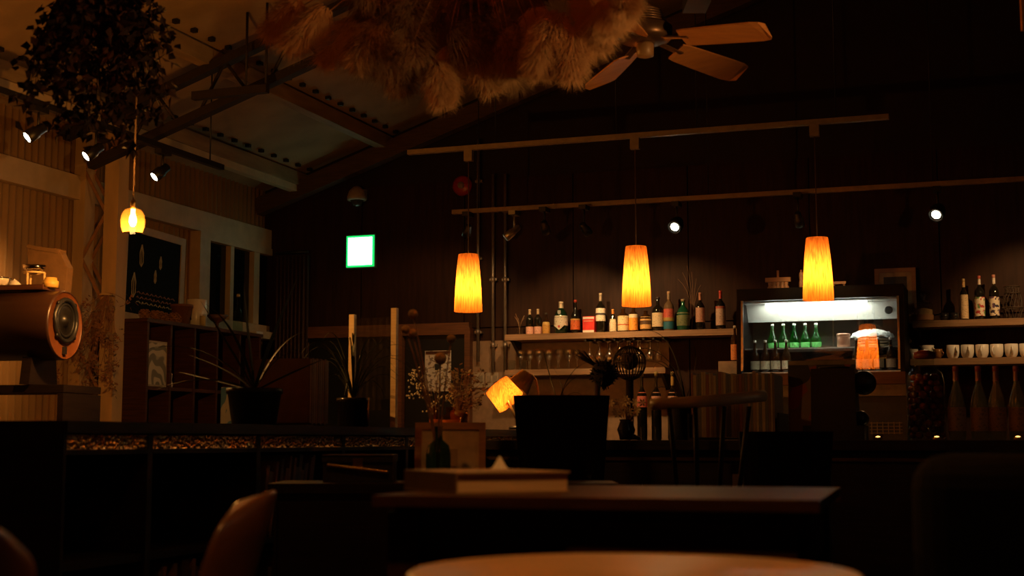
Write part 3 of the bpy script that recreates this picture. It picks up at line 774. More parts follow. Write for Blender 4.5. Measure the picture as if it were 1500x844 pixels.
# framed picture above fridge
A = aY(1280, 393, 10.22); B = aY(1343, 470, 10.22)
w, h = B.x - A.x, A.z - ZUR
t = T('picture_frame', 'tan framed picture with dark centre leaning behind the fridge', 'picture', ((A.x + B.x) / 2, 10.235, ZUR), rot=(-.06, 0, 0))
tf = wood('tan_frame', (.45, .25, .12), (.35, .18, .08), .5)
def frame_on(t, w, h, bw, d, fm, inner, mat_w=0, matm=None, z0=0):
    for a, b in (((-w / 2, 0, z0), (-w / 2 + bw, d, z0 + h)), ((w / 2 - bw, 0, z0), (w / 2, d, z0 + h)), ((-w / 2 + bw, 0, z0), (w / 2 - bw, d, z0 + bw)), ((-w / 2 + bw, 0, z0 + h - bw), (w / 2 - bw, d, z0 + h))):
        MB().bbox(a, b).build('frame_side', fm, t)
    if matm: MB().bbox((-w / 2 + bw, d * .4, z0 + bw), (w / 2 - bw, d * .8, z0 + h - bw)).build('mount', matm, t)
    k = bw + mat_w
    return MB().bbox((-w / 2 + k, d * .3, z0 + k), (w / 2 - k, d * .7, z0 + h - k)).build('picture', inner, t)
frame_on(t, w, h, .03, .022, tf, M('picture_dark', (.05, .06, .05), .5), .032, M('mount_cream', (.55, .40, .22), .8))

# ================================================================ display fridge on the back counter
tag(MB().bbox((-5.0, 9.42, .84), (2.0, WB - .03, .90)).build('back_counter', M('steel_counter', (.16, .13, .11), .35, .5)), 'long back bar counter top under the shelves', 'counter')
x = -4.98
k = 0
for k in range(7):
    t = T('base_cabinet', 'dark base cabinet under the back counter', 'cabinet', (x + .5, 9.86, 0), group='base cabinets under back counter')
    MB().bbox((-.495, -.38, 0), (.495, .38, .838)).build('carcass', darkwood, t)
    for sx in (-1, 1):
        d_ = MB().bbox((.01 * sx, -.40, .08), (.48 * sx, -.382, .82)).build('door', darkwood, t)
        MB().bbox((.05 * sx, -.415, .66), (.065 * sx, -.40, .76)).build('handle', steel, d_)
    x += 1.0
FX0, FX1 = -1.715, -.655
gz0, gz1 = 1.372, 1.862
t = T('display_fridge', 'lit glass-fronted countertop fridge with drinks behind reflecting glass', 'fridge', (0, 0, 0))
fb = M('fridge_black', (.004, .004, .004), .5, spec=.2)
inner = M('fridge_inner', (.62, .60, .56), .35, .2, var=.05)
TIL = math.tan(math.radians(5.3))
yg = lambda z: 9.60 + (z - 1.62) * TIL
yb_ = 10.08
MB().bbox((FX0 - .03, yg(gz1) + .0, gz1 + .0), (FX1 + .03, yb_, 1.945)).build('top_box', fb, t)
# side cheeks follow the sloping glass
for x0, x1 in ((FX0 - .03, FX0), (FX1, FX1 + .03)):
    m = MB(); zs = (gz0 - .02, gz1)
    pr = [(yg(zs[0]) - .012, zs[0]), (yb_, zs[0]), (yb_, zs[1]), (yg(zs[1]) - .012, zs[1])]
    m.add([(x0, y, z) for y, z in pr] + [(x1, y, z) for y, z in pr], [(0, 1, 2, 3), (7, 6, 5, 4), (0, 4, 5, 1), (1, 5, 6, 2), (2, 6, 7, 3), (3, 7, 4, 0)])
    m.build('side_frame', fb, t)
MB().bbox((FX0, yb_ - .01, gz0 - .02), (FX1, yb_ - .003, gz1)).build('back_panel', M('fridge_back_glass', (.04, .03, .022), .2), t)
MB().bbox((FX0, 9.60, gz0 - .02), (FX1, yb_ - .01, gz0 - .008)).build('inner_floor', inner, t)
MB().bbox((FX0, 9.70, gz1 - .012), (FX1, yb_ - .01, gz1 - .002)).build('inner_ceiling', inner, t)
# sloping lamp hood at the top
m = MB(); pr = [(9.665, gz1 - .006), (9.645, gz1 - .09), (9.655, gz1 - .095), (9.74, gz1 - .014)]
pr = [(9.80, gz1 - .014), (9.88, gz1 - .13), (9.89, gz1 - .125), (9.83, gz1 - .014)]
m.add([(FX0 + .002, y, z) for y, z in pr] + [(FX1 - .002, y, z) for y, z in pr], [(0, 1, 2, 3), (7, 6, 5, 4), (0, 4, 5, 1), (1, 5, 6, 2), (2, 6, 7, 3), (3, 7, 4, 0)])
m.build('hood_panel', inner, t)
MB().lathe([(.028, 0), (.028, .008), (.02, .010)], 18, c=(FX1 - .085, 9.83, gz1 - .075), rot=rotX(PI / 2)).build('dial', M('dial_black', (.02, .02, .02), .4), t)
MB().tube(((FX0 + .15, 9.735, gz1 - .028), (FX1 - .22, 9.735, gz1 - .028)), .013, 10).build('light_tube', emit('fridge_tube', (.93, 1, .90), 14), t)
o = lamp('AREA', 'tube_light', t, ((FX0 + FX1) / 2 - .04, 9.75, gz1 - .045), POW_FRIDGE * .16, (.92, 1, .88), shape='RECTANGLE', size=.75, size_y=.05)
o.rotation_euler = (.5, 0, 0)
zs_ = 1.535
MB().bbox((FX0 + .004, 9.72, zs_ - .008), (FX1 - .004, yb_ - .012, zs_)).build('glass_shelf', M('fridge_shelf', (.65, .62, .55), .3), t)
for x0 in (FX0 - .0, FX1 - .014):
    m = MB(); pr = [(yg(gz0) - .014, gz0), (yg(gz0) + .0, gz0), (yg(gz1) + .0, gz1), (yg(gz1) - .014, gz1)]
    m.add([(x0, y, z) for y, z in pr] + [(x0 + .014, y, z) for y, z in pr], [(0, 1, 2, 3), (7, 6, 5, 4), (0, 4, 5, 1), (1, 5, 6, 2), (2, 6, 7, 3), (3, 7, 4, 0)])
    m.build('edge_trim', steel, t)
pane = glass('fridge_pane', (.97, .98, .97), .004, 2.9)
m = MB(); pr = [(yg(gz0), gz0), (yg(gz1), gz1)]
m.add([(FX0, pr[0][0], pr[0][1]), (FX1, pr[0][0], pr[0][1]), (FX1, pr[1][0], pr[1][1]), (FX0, pr[1][0], pr[1][1]),
       (FX0, pr[0][0] + .004, pr[0][1]), (FX1, pr[0][0] + .004, pr[0][1]), (FX1, pr[1][0] + .004, pr[1][1]), (FX0, pr[1][0] + .004, pr[1][1])],
      [(0, 1, 2, 3), (7, 6, 5, 4), (0, 4, 5, 1), (1, 5, 6, 2), (2, 6, 7, 3), (3, 7, 4, 0)])
m.build('front_glass', pane, t)
MB().bbox((FX0 - .03, 9.56, gz0 - .10), (FX1 + .03, yb_, gz0 - .02)).build('wood_plinth', wood('fridge_wood', (.22, .09, .035), (.15, .06, .025), .35), t)
MB().bbox((FX0 - .03, 9.57, gz0 - .18), (FX1 + .03, yb_, gz0 - .102)).build('steel_band', M('dull_band', (.26, .20, .12), .4, .3), t)
MB().bbox((FX0 - .03, 9.58, .902), (FX1 + .03, yb_, gz0 - .182)).build('machine_case', M('machine_grey', (.06, .05, .035), .5), t)
for k in range(6):
    MB().bbox((FX1 - .20 + k * .036, 9.572, .94), (FX1 - .20 + k * .036 + .006, 9.58, 1.02)).build('grille_bar', M('grille_pale', (.35, .25, .14), .5), t)
for k in range(4):
    MB().bbox((FX1 - .21, 9.574, .945 + k * .022), (FX1 + .0, 9.58, .95 + k * .022)).build('grille_bar', M('grille_pale'), t)
# drinks in the fridge
for k, px_ in enumerate((1132, 1148, 1164, 1180, 1196)):
    b = aY(px_, 507, 9.86)
    bottle('mineral_water_bottle', 'green glass water bottle with white cap in the fridge', (b.x, 9.86, zs_ + .001), .178, .034, green_glass, shape='bulb', lab=(.10, .42, .10), lz=(.06, .25), capc=(.80, .80, .66), group='green bottles in the fridge')
zf = gz0 - .008
for k, px_ in enumerate((1107, 1122, 1137, 1153)):
    b = aY(px_, 540, 9.72)
    bottle('beer_bottle', 'brown beer bottle with cream label below the green bottles', (b.x, 9.70, zf + .001), .225, .032, brown_glass, shape='slope', lab=(.70, .62, .42), lz=(.10, .36), capc=(.6, .55, .45), group='brown bottles in the fridge')
for k, px_ in enumerate((1256, 1271, 1288, 1306)):
    b = aY(px_, 540, 9.72)
    bottle('beer_bottle', 'brown beer bottle with tan label behind the lamp reflection', (b.x, 9.70, zf + .001), .225, .032, brown_glass, shape='slope', lab=(.42, .28, .16), lz=(.10, .36), capc=(.55, .48, .4), group='brown bottles behind the reflection')
b = aY(1241, 507, 9.84)
t = T('copper_canister', 'round copper canister with lid on fridge shelf', 'canister', (b.x - .02, 9.80, zs_ + .001))
cp = M('copper_tin', (.55, .26, .16), .3, .7)
MB().lathe([(.043, 0), (.045, .004), (.045, .07), (.044, .072)], 20).build('can_body', cp, t)
MB().lathe([(.047, .072), (.047, .092), (.04, .096), (.001, .097)], 20).build('lid', cp, t)
b = aY(1278, 500, 9.84)
t = T('wrapped_tray', 'white cloth-wrapped parcel on stacked plates in the fridge', 'parcel', (b.x + .0, 9.90, zs_ + .001))
for k in range(3): MB().lathe([(.07, .0 + k * .02), (.11, .014 + k * .02), (.108, .017 + k * .02), (.001, .008 + k * .02)], 24).build('plate', M('fridge_plate', (.45, .30, .18), .4), t)
m = MB(); n = 24; mm = 7; rr = random.Random(3)
for i in range(mm + 1):
    ph = PI / 2 * i / mm
    for k in range(n):
        a = 2 * PI * k / n; r = (.125 + .015 * math.sin(5 * a + i)) * math.cos(ph) + .001; z = .07 + .055 * math.sin(ph) + .008 * rr.uniform(-1, 1)
        m.v.append((r * math.cos(a) * 1.05 - (.02 if math.cos(a) < -.8 else 0), r * math.sin(a) * .7, z))
for i in range(mm):
    for k in range(n): m.f.append((i * n + k, i * n + (k + 1) % n, (i + 1) * n + (k + 1) % n, (i + 1) * n + k)); m.smooth.append(True)
m.build('cloth', M('white_cloth', (.85, .84, .78), .8, bump=.3, scale=(20, 20, 20)), t)
# on top of the fridge
ft = 1.945
b = aY(1140, 424, 9.78)
t = T('wooden_stand', 'small wooden sign block on carved stand atop the fridge', 'ornament', (b.x, 9.78, ft))
MB().box((0, 0, .075), (.175, .03, .03)).build('plaque', tf, t)
for k in range(5): MB().lathe([(.014, 0), (.020, .02), (.012, .035), (.016, .058)], 8, c=(-.056 + .028 * k, 0, 0)).build('baluster', tf, t)
MB().box((-.0, 0, .115), (.014, .014, .05)).build('finial', tf, t)
b = aY(1174, 424, 9.80)
t = T('pepper_mill', 'slim wooden mill standing on the fridge', 'mill', (b.x, 9.80, ft))
MB().lathe([(.018, 0), (.016, .05), (.011, .07), (.015, .10), (.012, .12), (.004, .13)], 14).build('mill_body', tf, t)
MB().ball((0, 0, .135), .007, 8, 6).build('knob', tf, t)
b = aY(1229, 424, 9.80)
t = T('wooden_rack', 'low wooden rack with flat top on the fridge', 'rack', (b.x, 9.82, ft))
MB().box((0, 0, .04), (.10, .06, .018)).build('top_slat', tf, t)
for sx in (-.035, .035): MB().box((sx, 0, .0155), (.012, .05, .031)).build('foot', tf, t)

# bottles along the back counter beneath the glass shelf
for k, (px_, lc) in enumerate(((941, (.62, .16, .10)), (962, (.62, .30, .2)), (986, (.66, .36, .24)))):
    sb(px_, 540, 640, 15, 'wine_bottle', ('wine bottle with red label on back counter', 'wine bottle with faded pink label on back counter', 'wine bottle with gold neck and peach label on back counter')[k],
       dark_glass, z=.90, y=9.9, lab=lc, lz=(.48, .70), capc=(.45, .33, .12), neck=(.6, .42, .12) if k == 2 else None, group='wine bottles on the back counter')

# ================================================================ left wall: cubby shelf, chalkboard, sill things
CX0, CX1 = WL + .03, -5.45
ya, yz = 8.03, 9.54
czt = aX(215, 466, CX1).z
t = T('cubby_shelf', 'red-brown wooden cubby shelf unit against the corrugated wall', 'shelf')
divs = [aX(p, 500, CX1).y for p in (217, 251, 286, 319, 352, 381)]
MB().bbox((CX0, divs[0] - .03, czt - .025), (CX1 + .01, divs[-1] + .03, czt)).build('top_board', redwood, t)
for k, yy in enumerate(divs): MB().bbox((CX0, yy - .012, .02), (CX1, yy + .012, czt - .0255)).build('side_panel' if k in (0, 5) else 'divider', redwood, t)
zmid = aX(266, 571, CX1).z
for z in (.03, .45, .86, zmid):
    for y0, y1 in zip(divs, divs[1:]): MB().bbox((CX0, y0 + .0125, z - .012), (CX1 - .005, y1 - .0125, z + .012)).build('shelf_board', redwood, t)
MB().bbox((CX0 - .006, divs[0], .02), (CX0, divs[-1], czt - .03)).build('back_panel', wood('cubby_back', (.05, .016, .008), (.03, .01, .005), .6), t)
# scroll-patterned framed print inside first cubby
A = aX(217, 494, CX1); B = aX(250, 566, CX1)
t = T('framed_print', 'grey and cream scrollwork print board standing in the cubby', 'picture', (CX1 - .03, (divs[0] + divs[1]) / 2, zmid + .013))
w = divs[1] - divs[0] - .03; h = A.z - zmid - .03
MB().bbox((-.008, -w / 2, 0), (.008, w / 2, h)).build('board', M('print_edge', (.55, .48, .36), .7), t)
m_, nt, b_ = _new('scroll_print')
tcn = nt.nodes.new('ShaderNodeTexCoord'); wv = nt.nodes.new('ShaderNodeTexWave'); wv.wave_type = 'RINGS'
wv.inputs['Scale'].default_value = 4; wv.inputs['Distortion'].default_value = 9; wv.inputs['Detail'].default_value = 1.2; wv.inputs['Detail Scale'].default_value = 1.6
rp_ = nt.nodes.new('ShaderNodeValToRGB'); rp_.color_ramp.elements[0].position = .35; rp_.color_ramp.elements[1].position = .6
rp_.color_ramp.elements[0].color = (.22, .22, .17, 1); rp_.color_ramp.elements[1].color = (.62, .58, .45, 1)
nt.links.new(tcn.outputs['Object'], wv.inputs['Vector']); nt.links.new(wv.outputs['Fac'], rp_.inputs[0]); nt.links.new(rp_.outputs[0], b_.inputs['Base Color'])
MB().bbox((.008, -w / 2 + .012, .012), (.011, w / 2 - .012, h - .012)).build('print', m_, t)
# small white figurine in the next cubby, books and red ball
q = aX(256, 569, CX1 - .05)
t = T('white_figurine', 'small white ceramic figurine beside the scrollwork print', 'figurine', (CX1 - .05, divs[1] + .055, zmid + .013))
MB().lathe([(.028, 0), (.032, .02), (.022, .05), (.026, .08), (.014, .10), (.018, .115), (.001, .135)], 14).build('figure_body', ceramic, t)
MB().ball((.02, 0, .09), .010, 8, 6).build('arm', ceramic, t)
q = aX(293, 595, -5.28)
t = T('paperback_book', 'white and blue paperback standing upright before the cubby', 'book', (-5.25, aX(291, 600, -5.25).y, .0))
# low side table that carries it
tb = T('side_table', 'low dark side table in front of the cubby shelf', 'table', (-5.12, 8.95, 0))
MB().box((0, 0, 1.0), (.42, .9, .03)).build('table_top', darkwood, tb)
for sx in (-.18, .18):
    for sy in (-.4, .4): MB().box((sx, sy, .4925), (.04, .04, .985)).build('leg', darkwood, tb)
t.location = (-5.2, 8.72, 1.016)
MB().box((0, 0, .13), (.16, .03, .255)).build('page_block', cardwhite, t)
MB().box((.0, -.018, .13), (.17, .004, .262)).build('cover', printed('book_cover_blue', (.62, .62, .60), (.12, .30, .55), 9, .52), t)
MB().box((.083, 0, .13), (.004, .036, .262)).build('spine', cardwhite, t)
t = tag(T('red_ornament', 'small red round ornament beside the upright paperback', 'ornament', (-5.05, 9.05, 1.016)), 'small red round ornament beside the upright paperback', 'ornament')
MB().ball((0, 0, .125), .05, 14, 10).build('ball', M('red_lacquer', (.65, .06, .03), .25), t)
MB().lathe([(.05, 0), (.045, .012), (.012, .03), (.012, .08)], 14).build('stand', darkwood, t)

# chalkboard in pale frame leaning against the wall on the cubby
A = aX(147, 400, WL + .06); B = aX(262, 400, WL + .06)
zc0 = czt + .001; ht = aX(255, 346, WL + .06).z - zc0
w = B.y - A.y
t = T('chalkboard', 'chalkboard in pale timber frame with chalk drawings and lettering', 'chalkboard', (WL + .055, (A.y + B.y) / 2 + .16, zc0 + .012), rot=(0, .03, PI / 2))
w = w * .82
frame_on(t, w, ht, .055, .03, whitewood, M('slate_board', (.012, .014, .012), .7, spec=.05))
chalk = M('chalk', (.60, .58, .50), .9); pinkchalk = M('pink_chalk', (.40, .22, .20), .9)
def mark(pts, r, m): MB().tube([(x, -.0 + .006, z) for x, z in pts], r, 5).build('chalk_mark', m, t)
for cx_, cz_, k in ((-.16, ht * .68, 1), (-.24, ht * .36, 1.1), (.02, ht * .5, .6), (.08, ht * .66, .6)):
    mark([(cx_, cz_ + .09 * k), (cx_ - .022 * k, cz_ + .03 * k), (cx_ - .018 * k, cz_ - .05 * k), (cx_, cz_ - .07 * k), (cx_ + .02 * k, cz_ - .04 * k), (cx_ + .02 * k, cz_ + .03 * k), (cx_, cz_ + .09 * k)], .004, chalk)
    mark([(cx_, cz_ + .09 * k), (cx_, cz_ - .06 * k)], .003, chalk)
for k in range(3):
    z0 = ht * .30 - k * .035
    x = -.20
    rr = random.Random(k)
    while x < .24:
        l = rr.uniform(.02, .05); mark([(x, z0 + rr.uniform(-.006, .006)), (x + l * .5, z0 + .012), (x + l, z0)], .004, pinkchalk if k < 2 else chalk); x += l + .016
# things on the cubby top
rr = random.Random(11)
for k in range(6):
    yy = 8.10 + k * .085
    t = T('pine_cone', 'brown dried pine cone in row on the cubby top', 'pine cone', (-5.53 + rr.uniform(-.03, .03), yy, czt + .001), group='dried pine cones on the cubby')
    m = MB(); R_ = rr.uniform(.028, .04)
    for i in range(6):
        for j in range(7):
            a = 2 * PI * (j + .5 * (i % 2)) / 7; ph = PI * (i + 1) / 7.5; r = R_ * math.sin(ph); z = R_ - R_ * math.cos(ph)
            m.box((r * math.cos(a), r * math.sin(a), z), (.016, .012, .006), rotZ(a) @ rotY(-.5))
    m.build('scales', M('cone_brown', (.36, .16, .06), .8), t); MB().ball((0, 0, R_), R_ * .8, 8, 6).build('core', M('cone_brown'), t)
def pot(loc, r0, r1, h, m, name, label, cat='pot', soil=True, rim=.006):
    t = T(name, label, cat, loc)
    MB().lathe([(r0, 0), (r1, h * .88), (r1 + rim, h * .88), (r1 + rim, h), (r1 - .004, h), (r1 - .008, h * .85), (.001, h * .85)], 22).build('pot_body', m, t)
    return t
yy = aX(262, 470, -5.6).y
pot((-5.58, yy, czt + .001), .055, .075, .15, terracotta, 'flower_pot', 'terracotta flower pot on the cubby beside the white canister')
yy = aX(281, 470, -5.6).y
t = T('canister', 'white enamel canister standing on the cubby', 'canister', (-5.56, yy, czt + .001))
MB().lathe([(.07, 0), (.073, .005), (.075, .20), (.071, .203), (.068, .01), (.001, .008)], 22).build('can_body', ceramic, t)
MB().tube([(.0, -.074 - .02 * math.sin(k * PI / 6), .15 - .1 * k / 6) for k in range(7)], .005, 6).build('handle', M('black_glaze'), t)
t = T('small_candle', 'short yellow candle glass in front of the canister', 'candle', (-5.47, yy - .06, czt + .001))
MB().lathe([(.022, 0), (.022, .07), (.018, .075)], 14).build('wax', M('yellow_wax', (.75, .55, .22), .5), t)
MB().shell([(.024, .0), (.025, .09)], 14).build('glass_cup', clear, t)
MB().tube(((0, 0, .072), (0, 0, .085)), .0015, 5).build('wick', blackmetal, t)
yy = aX(318, 480, -5.55).y
t = T('wooden_bowl', 'dark wooden footed bowl on the cubby below window', 'bowl', (-5.55, yy, czt + .001))
MB().lathe([(.05, 0), (.045, .008), (.012, .02), (.012, .05), (.05, .07), (.085, .11), (.080, .11), (.045, .078), (.001, .07)], 20).build('bowl_body', M('bowl_wood', (.12, .05, .02), .5), t)
yy = aX(348, 490, -5.55).y
t = T('glass_bottle', 'tall clear empty bottle in front of the window', 'bottle', (-5.55, yy, czt + .001))
MB().shell([(.03, .002), (.038, .01), (.038, .12), (.03, .16), (.014, .20), (.013, .27), (.016, .28)], 18).build('bottle_body', glass('pale_bottle', (.75, .86, .78)), t)
MB().lathe([(.014, .275), (.014, .295), (.008, .30)], 12).build('cork', palewood, t)
yy = aX(378, 492, -5.47).y
t = T('name_card', 'small white card lying on the end of the cubby', 'card', (-5.48, yy, czt + .001))
MB().box((0, 0, .010), (.05, .10, .018)).build('card', cardwhite, t)
MB().box((0, 0, .021), (.045, .03, .003)).build('stripe', M('stripe_grey', (.4, .4, .38), .7), t)
# dark curtain in the corner by the window
t = T('curtain', 'dark brown gathered curtain hanging in the corner by the window', 'curtain', (0, 0, 0))
m = MB(); n = 60; vs = []; fs = []
xa_, xb2 = WL + .17, aY(450, 480, 10.2).x
for k in range(n + 1):
    xx = xa_ + (xb2 - xa_) * k / n; y = 10.20 + .03 * math.sin(k * .9)
    vs += [(xx, y, .05), (xx, y, 2.42), (xx, y + .012, .05), (xx, y + .012, 2.42)]
for k in range(n):
    q = k * 4; fs += [(q, q + 4, q + 5, q + 1), (q + 2, q + 3, q + 7, q + 6), (q + 1, q + 5, q + 7, q + 3), (q, q + 2, q + 6, q + 4)]
m.add(vs, fs, True).build('cloth', M('curtain_brown', (.07, .032, .016), .85), t)
MB().tube(((xa_, 10.2, 2.45), (xb2, 10.2, 2.45)), .012, 8).build('rod', blackmetal, t)

# ================================================================ barrel speaker on record rack
q = aD(93, 477, 6.7)
sc_ = mpp(q)
SH, SW_, SL = 51 * sc_, 42 * sc_ * 1.0, .75
ang = math.radians(-43)
t = T('barrel_speaker', 'dark wooden horizontal barrel loudspeaker with oval copper-lit front', 'speaker', (q.x, q.y, q.z), ang + PI / 2 + PI)
# local +X is where the driver points; oval in local YZ
def oval(prof, n=36):
    m = MB(); vs = []; fs = []
    for k_, xx in prof:
        for i in range(n):
            a = 2 * PI * i / n; vs.append((xx, SH * k_ * math.cos(a), SH * k_ * math.sin(a)))
    for j in range(len(prof) - 1):
        for i in range(n): i2 = (i + 1) % n; fs.append((j * n + i, j * n + i2, (j + 1) * n + i2, (j + 1) * n + i))
    m.add(vs, fs, True)
    return m
t.rotation_euler = (0, 0, math.radians(8))
spk = M('speaker_veneer', (.045, .018, .009), .35, scale=(1, 6, 6))
oval([(.001, -SL), (1, -SL), (1, 0), (.985, .012), (.96, .012)]).build('barrel', spk, t)
oval([(.96, .010), (.95, .004), (.001, .004)]).build('front_baffle', M('copper_wood', (.20, .062, .018), .4), t)
def ringat(r, xx, rr_, m, nm, zc=.14): 
    MB().tube([(xx, r * math.cos(2 * PI * i / 28), SH * zc + r * math.sin(2 * PI * i / 28)) for i in range(29)], rr_, 8, cap=False).build(nm, m, t)
ringat(SH * .60, .012, .012, M('driver_ring', (.018, .017, .017), .4), 'driver_surround')
ringat(SH * .46, .010, .007, M('rubber', (.012, .012, .012), .5), 'rubber_roll')
MB().lathe([(SH * .60, .0), (SH * .55, .0), (SH * .44, .006), (SH * .18, -.0), (SH * .16, .012), (.001, .022)], 28, c=(.006, 0, SH * .14), rot=rotY(PI / 2)).build('cone', M('speaker_cone', (.014, .012, .011), .35), t)
for a in (.8, 2.35, 3.9, 5.5): MB().lathe([(.012, 0), (.010, .008), (.001, .009)], 8, c=(.012, SH * .66 * math.cos(a), SH * .14 + SH * .66 * math.sin(a)), rot=rotY(PI / 2)).build('bolt', blackmetal, t)
MB().box((.010, .0, -SH * .72), (.012, SH * .16, SH * .22)).build('terminal_port', blackmetal, t)
for xx in (-.12, -.6): MB().prism([(-.11, 0), (.11, 0), (.13, -.13), (-.13, -.13)], .05, rot=rotZ(PI / 2), c=(xx, 0, -SH * .93)).build('cradle_foot', darkwood, t)
spk_loc = Vector(t.location)
# rack of records below the speaker
rz_ = spk_loc.z - SH * .93 - .13
rk = T('record_rack', 'dark open record rack carrying the barrel speaker', 'rack', (spk_loc.x - .33, spk_loc.y + .02, 0), math.radians(8))
for z in (.02, rz_ - .52, rz_ - .02): MB().box((0, 0, z), (.80, .36, .035)).build('rack_shelf', darkwood, rk)
for sx in (-.385, .385): MB().box((sx, 0, rz_ / 2 - .02), (.03, .36, rz_ - .045)).build('rack_side', darkwood, rk)
rr = random.Random(5)
for j in range(2):
    x = -.36
    while x < .35:
        th = rr.uniform(.008, .016)
        c_ = rr.choice([(.10, .05, .025), (.06, .035, .02), (.14, .07, .03), (.05, .05, .045)])
        o = MB().box((0, 0, .157), (th, .314, .314)).build('record_sleeve', M('sleeve_%d' % int(c_[0] * 100), c_, .7))
        zb_ = (rz_ - .502) if j else (.0385)
        if j == 0: zb_ = .04
        o.location = rk.matrix_basis @ Vector((x + th / 2, -.02, zb_)); o.rotation_euler.z = math.radians(8)
        tag(o, 'record sleeve filed upright in rack, %s' % ('under the barrel speaker' if j else 'on its bottom shelf'), 'record', 'records in rack upper shelf' if j else 'records in rack bottom shelf')
        x += th + .0015
        if j == 0 and x > -.1: x += .012
# things standing on the speaker
top = spk_loc.z + SH
def onspk(dx, dy=0): 
    return Vector((spk_loc.x, spk_loc.y, top)) + Matrix.Rotation(math.radians(8), 3, 'Z') @ Vector((dx, dy, 0))
tr = T('tray', 'flat wooden tray on top of the barrel speaker', 'tray', onspk(-.27) + Vector((0, 0, .001)), math.radians(8))
MB().box((0, 0, .008), (.40, .16, .014)).build('tray_board', redwood, tr)
for sy in (-.075, .075): MB().box((0, sy, .020), (.40, .01, .010)).build('rim', redwood, tr)
tz = .0165
t = T('coffee_dripper', 'shiny metal bowl on a wooden stand on the speaker', 'dripper', onspk(-.165) + Vector((0, 0, tz)))
MB().lathe([(.001, .076), (.03, .078), (.05, .092), (.056, .112), (.053, .112), (.03, .086), (.001, .082)], 20).build('bowl', chrome, t)
MB().tube([(.05 * math.cos(k * PI / 8), .05 * math.sin(k * PI / 8), .075) for k in range(17)], .005, 6).build('ring', palewood, t)
for a in (.5, 2.6, 4.7): MB().tube(((.048 * math.cos(a), .048 * math.sin(a), 0), (.048 * math.cos(a), .048 * math.sin(a), .075)), .006, 6).build('leg', palewood, t)
t = T('candle', 'squat yellow candle on the speaker tray', 'candle', onspk(-.07, -.01) + Vector((0, 0, tz)))
MB().lathe([(.036, 0), (.038, .03), (.030, .034), (.028, .048), (.001, .048)], 18).build('wax', M('yellow_candle', (.80, .48, .10), .5), t)
MB().tube(((0, 0, .048), (0, 0, .058)), .0015, 5).build('wick', blackmetal, t)
t = T('seashell', 'pale white shell on the speaker tray', 'shell', onspk(-.235, -.055) + Vector((0, 0, tz)), .4)
MB().lathe([(.022, 0), (.026, .012), (.018, .024), (.008, .034), (.001, .04)], 12, sx=1.3).build('shell_body', ceramic, t)
MB().lathe([(.024, .010), (.027, .012), (.024, .014)], 12, sx=1.3).build('shell_ridge', ceramic, t)
t = T('paper_bag', 'folded brown paper bag behind the shiny bowl', 'bag', onspk(-.21, .13) + Vector((0, 0, -.08)), math.radians(8))
bagm = M('brown_paper', (.17, .09, .035), .8, bump=.4)
MB().prism([(-.09, 0), (.11, 0), (.12, .15), (.07, .24), (-.10, .27), (-.09, .12)], .06, c=(0, 0, 0)).build('bag_body', bagm, t)
MB().prism([(-.105, .265), (-.095, .25), (.07, .22), (.075, .242)], .07).build('folded_top', bagm, t)
t.location = onspk(-.19, .17) + Vector((0, 0, -SH * .10))
t.location.z = top - .001 if False else t.location.z
t = T('white_bowl', 'low white bowl at the back of the speaker', 'bowl', onspk(-.36, 0) + Vector((0, 0, tz)))
MB().lathe([(.03, 0), (.035, .006), (.062, .038), (.064, .055), (.060, .055), (.03, .012), (.001, .01)], 20).build('bowl_body', ceramic, t)
MB().lathe([(.065, .050), (.066, .054), (.063, .056)], 20).build('rim', M('black_glaze'), t)

# dried plant tied to the column
t = T('dried_flower_bunch', 'bunch of rust-brown dried flowers hanging on the column post', 'dried flowers', aD(166, 470, 8.35))
dr = M('dried_rust', (.34, .16, .07), .85); dr2 = M('dried_grey', (.28, .20, .13), .85)
rr = random.Random(21)
base = Vector((0, 0, .12))
for k in range(46):
    e = Vector((max(-.22, min(.3, rr.gauss(.0, .12))), rr.gauss(-.08, .05), rr.uniform(-.52, .05)))
    MB().tube(curve_pts(base, base * .4 + e * .5 + Vector((rr.gauss(0, .05), 0, .05)), e, 5), .0022, 4, .001).build('stem', dr, t)
    m = MB()
    for j in range(16):
        c = e + Vector((rr.gauss(0, .022), rr.gauss(0, .015), rr.gauss(0, .025))); a = rr.uniform(0, 6.3)
        d1_ = Vector((math.cos(a), math.sin(a) * .5, rr.uniform(-1, 1))).normalized() * .016; d2_ = Vector((rr.uniform(-1, 1), rr.uniform(-1, 1), rr.uniform(-1, 1))) * .009
        m.add([c - d1_, c + d2_, c + d1_, c - d2_], [(0, 1, 2, 3)])
    m.build('flower_head', dr if k % 3 else dr2, t)['kind'] = 'stuff'
MB().tube([(.045 * math.cos(k * PI / 6), .045 * math.sin(k * PI / 6), .11) for k in range(13)], .006, 6).build('twine', palewood, t)
t.location = Vector((xf + .03, CY - .11, aD(166, 440, 8.35).z))

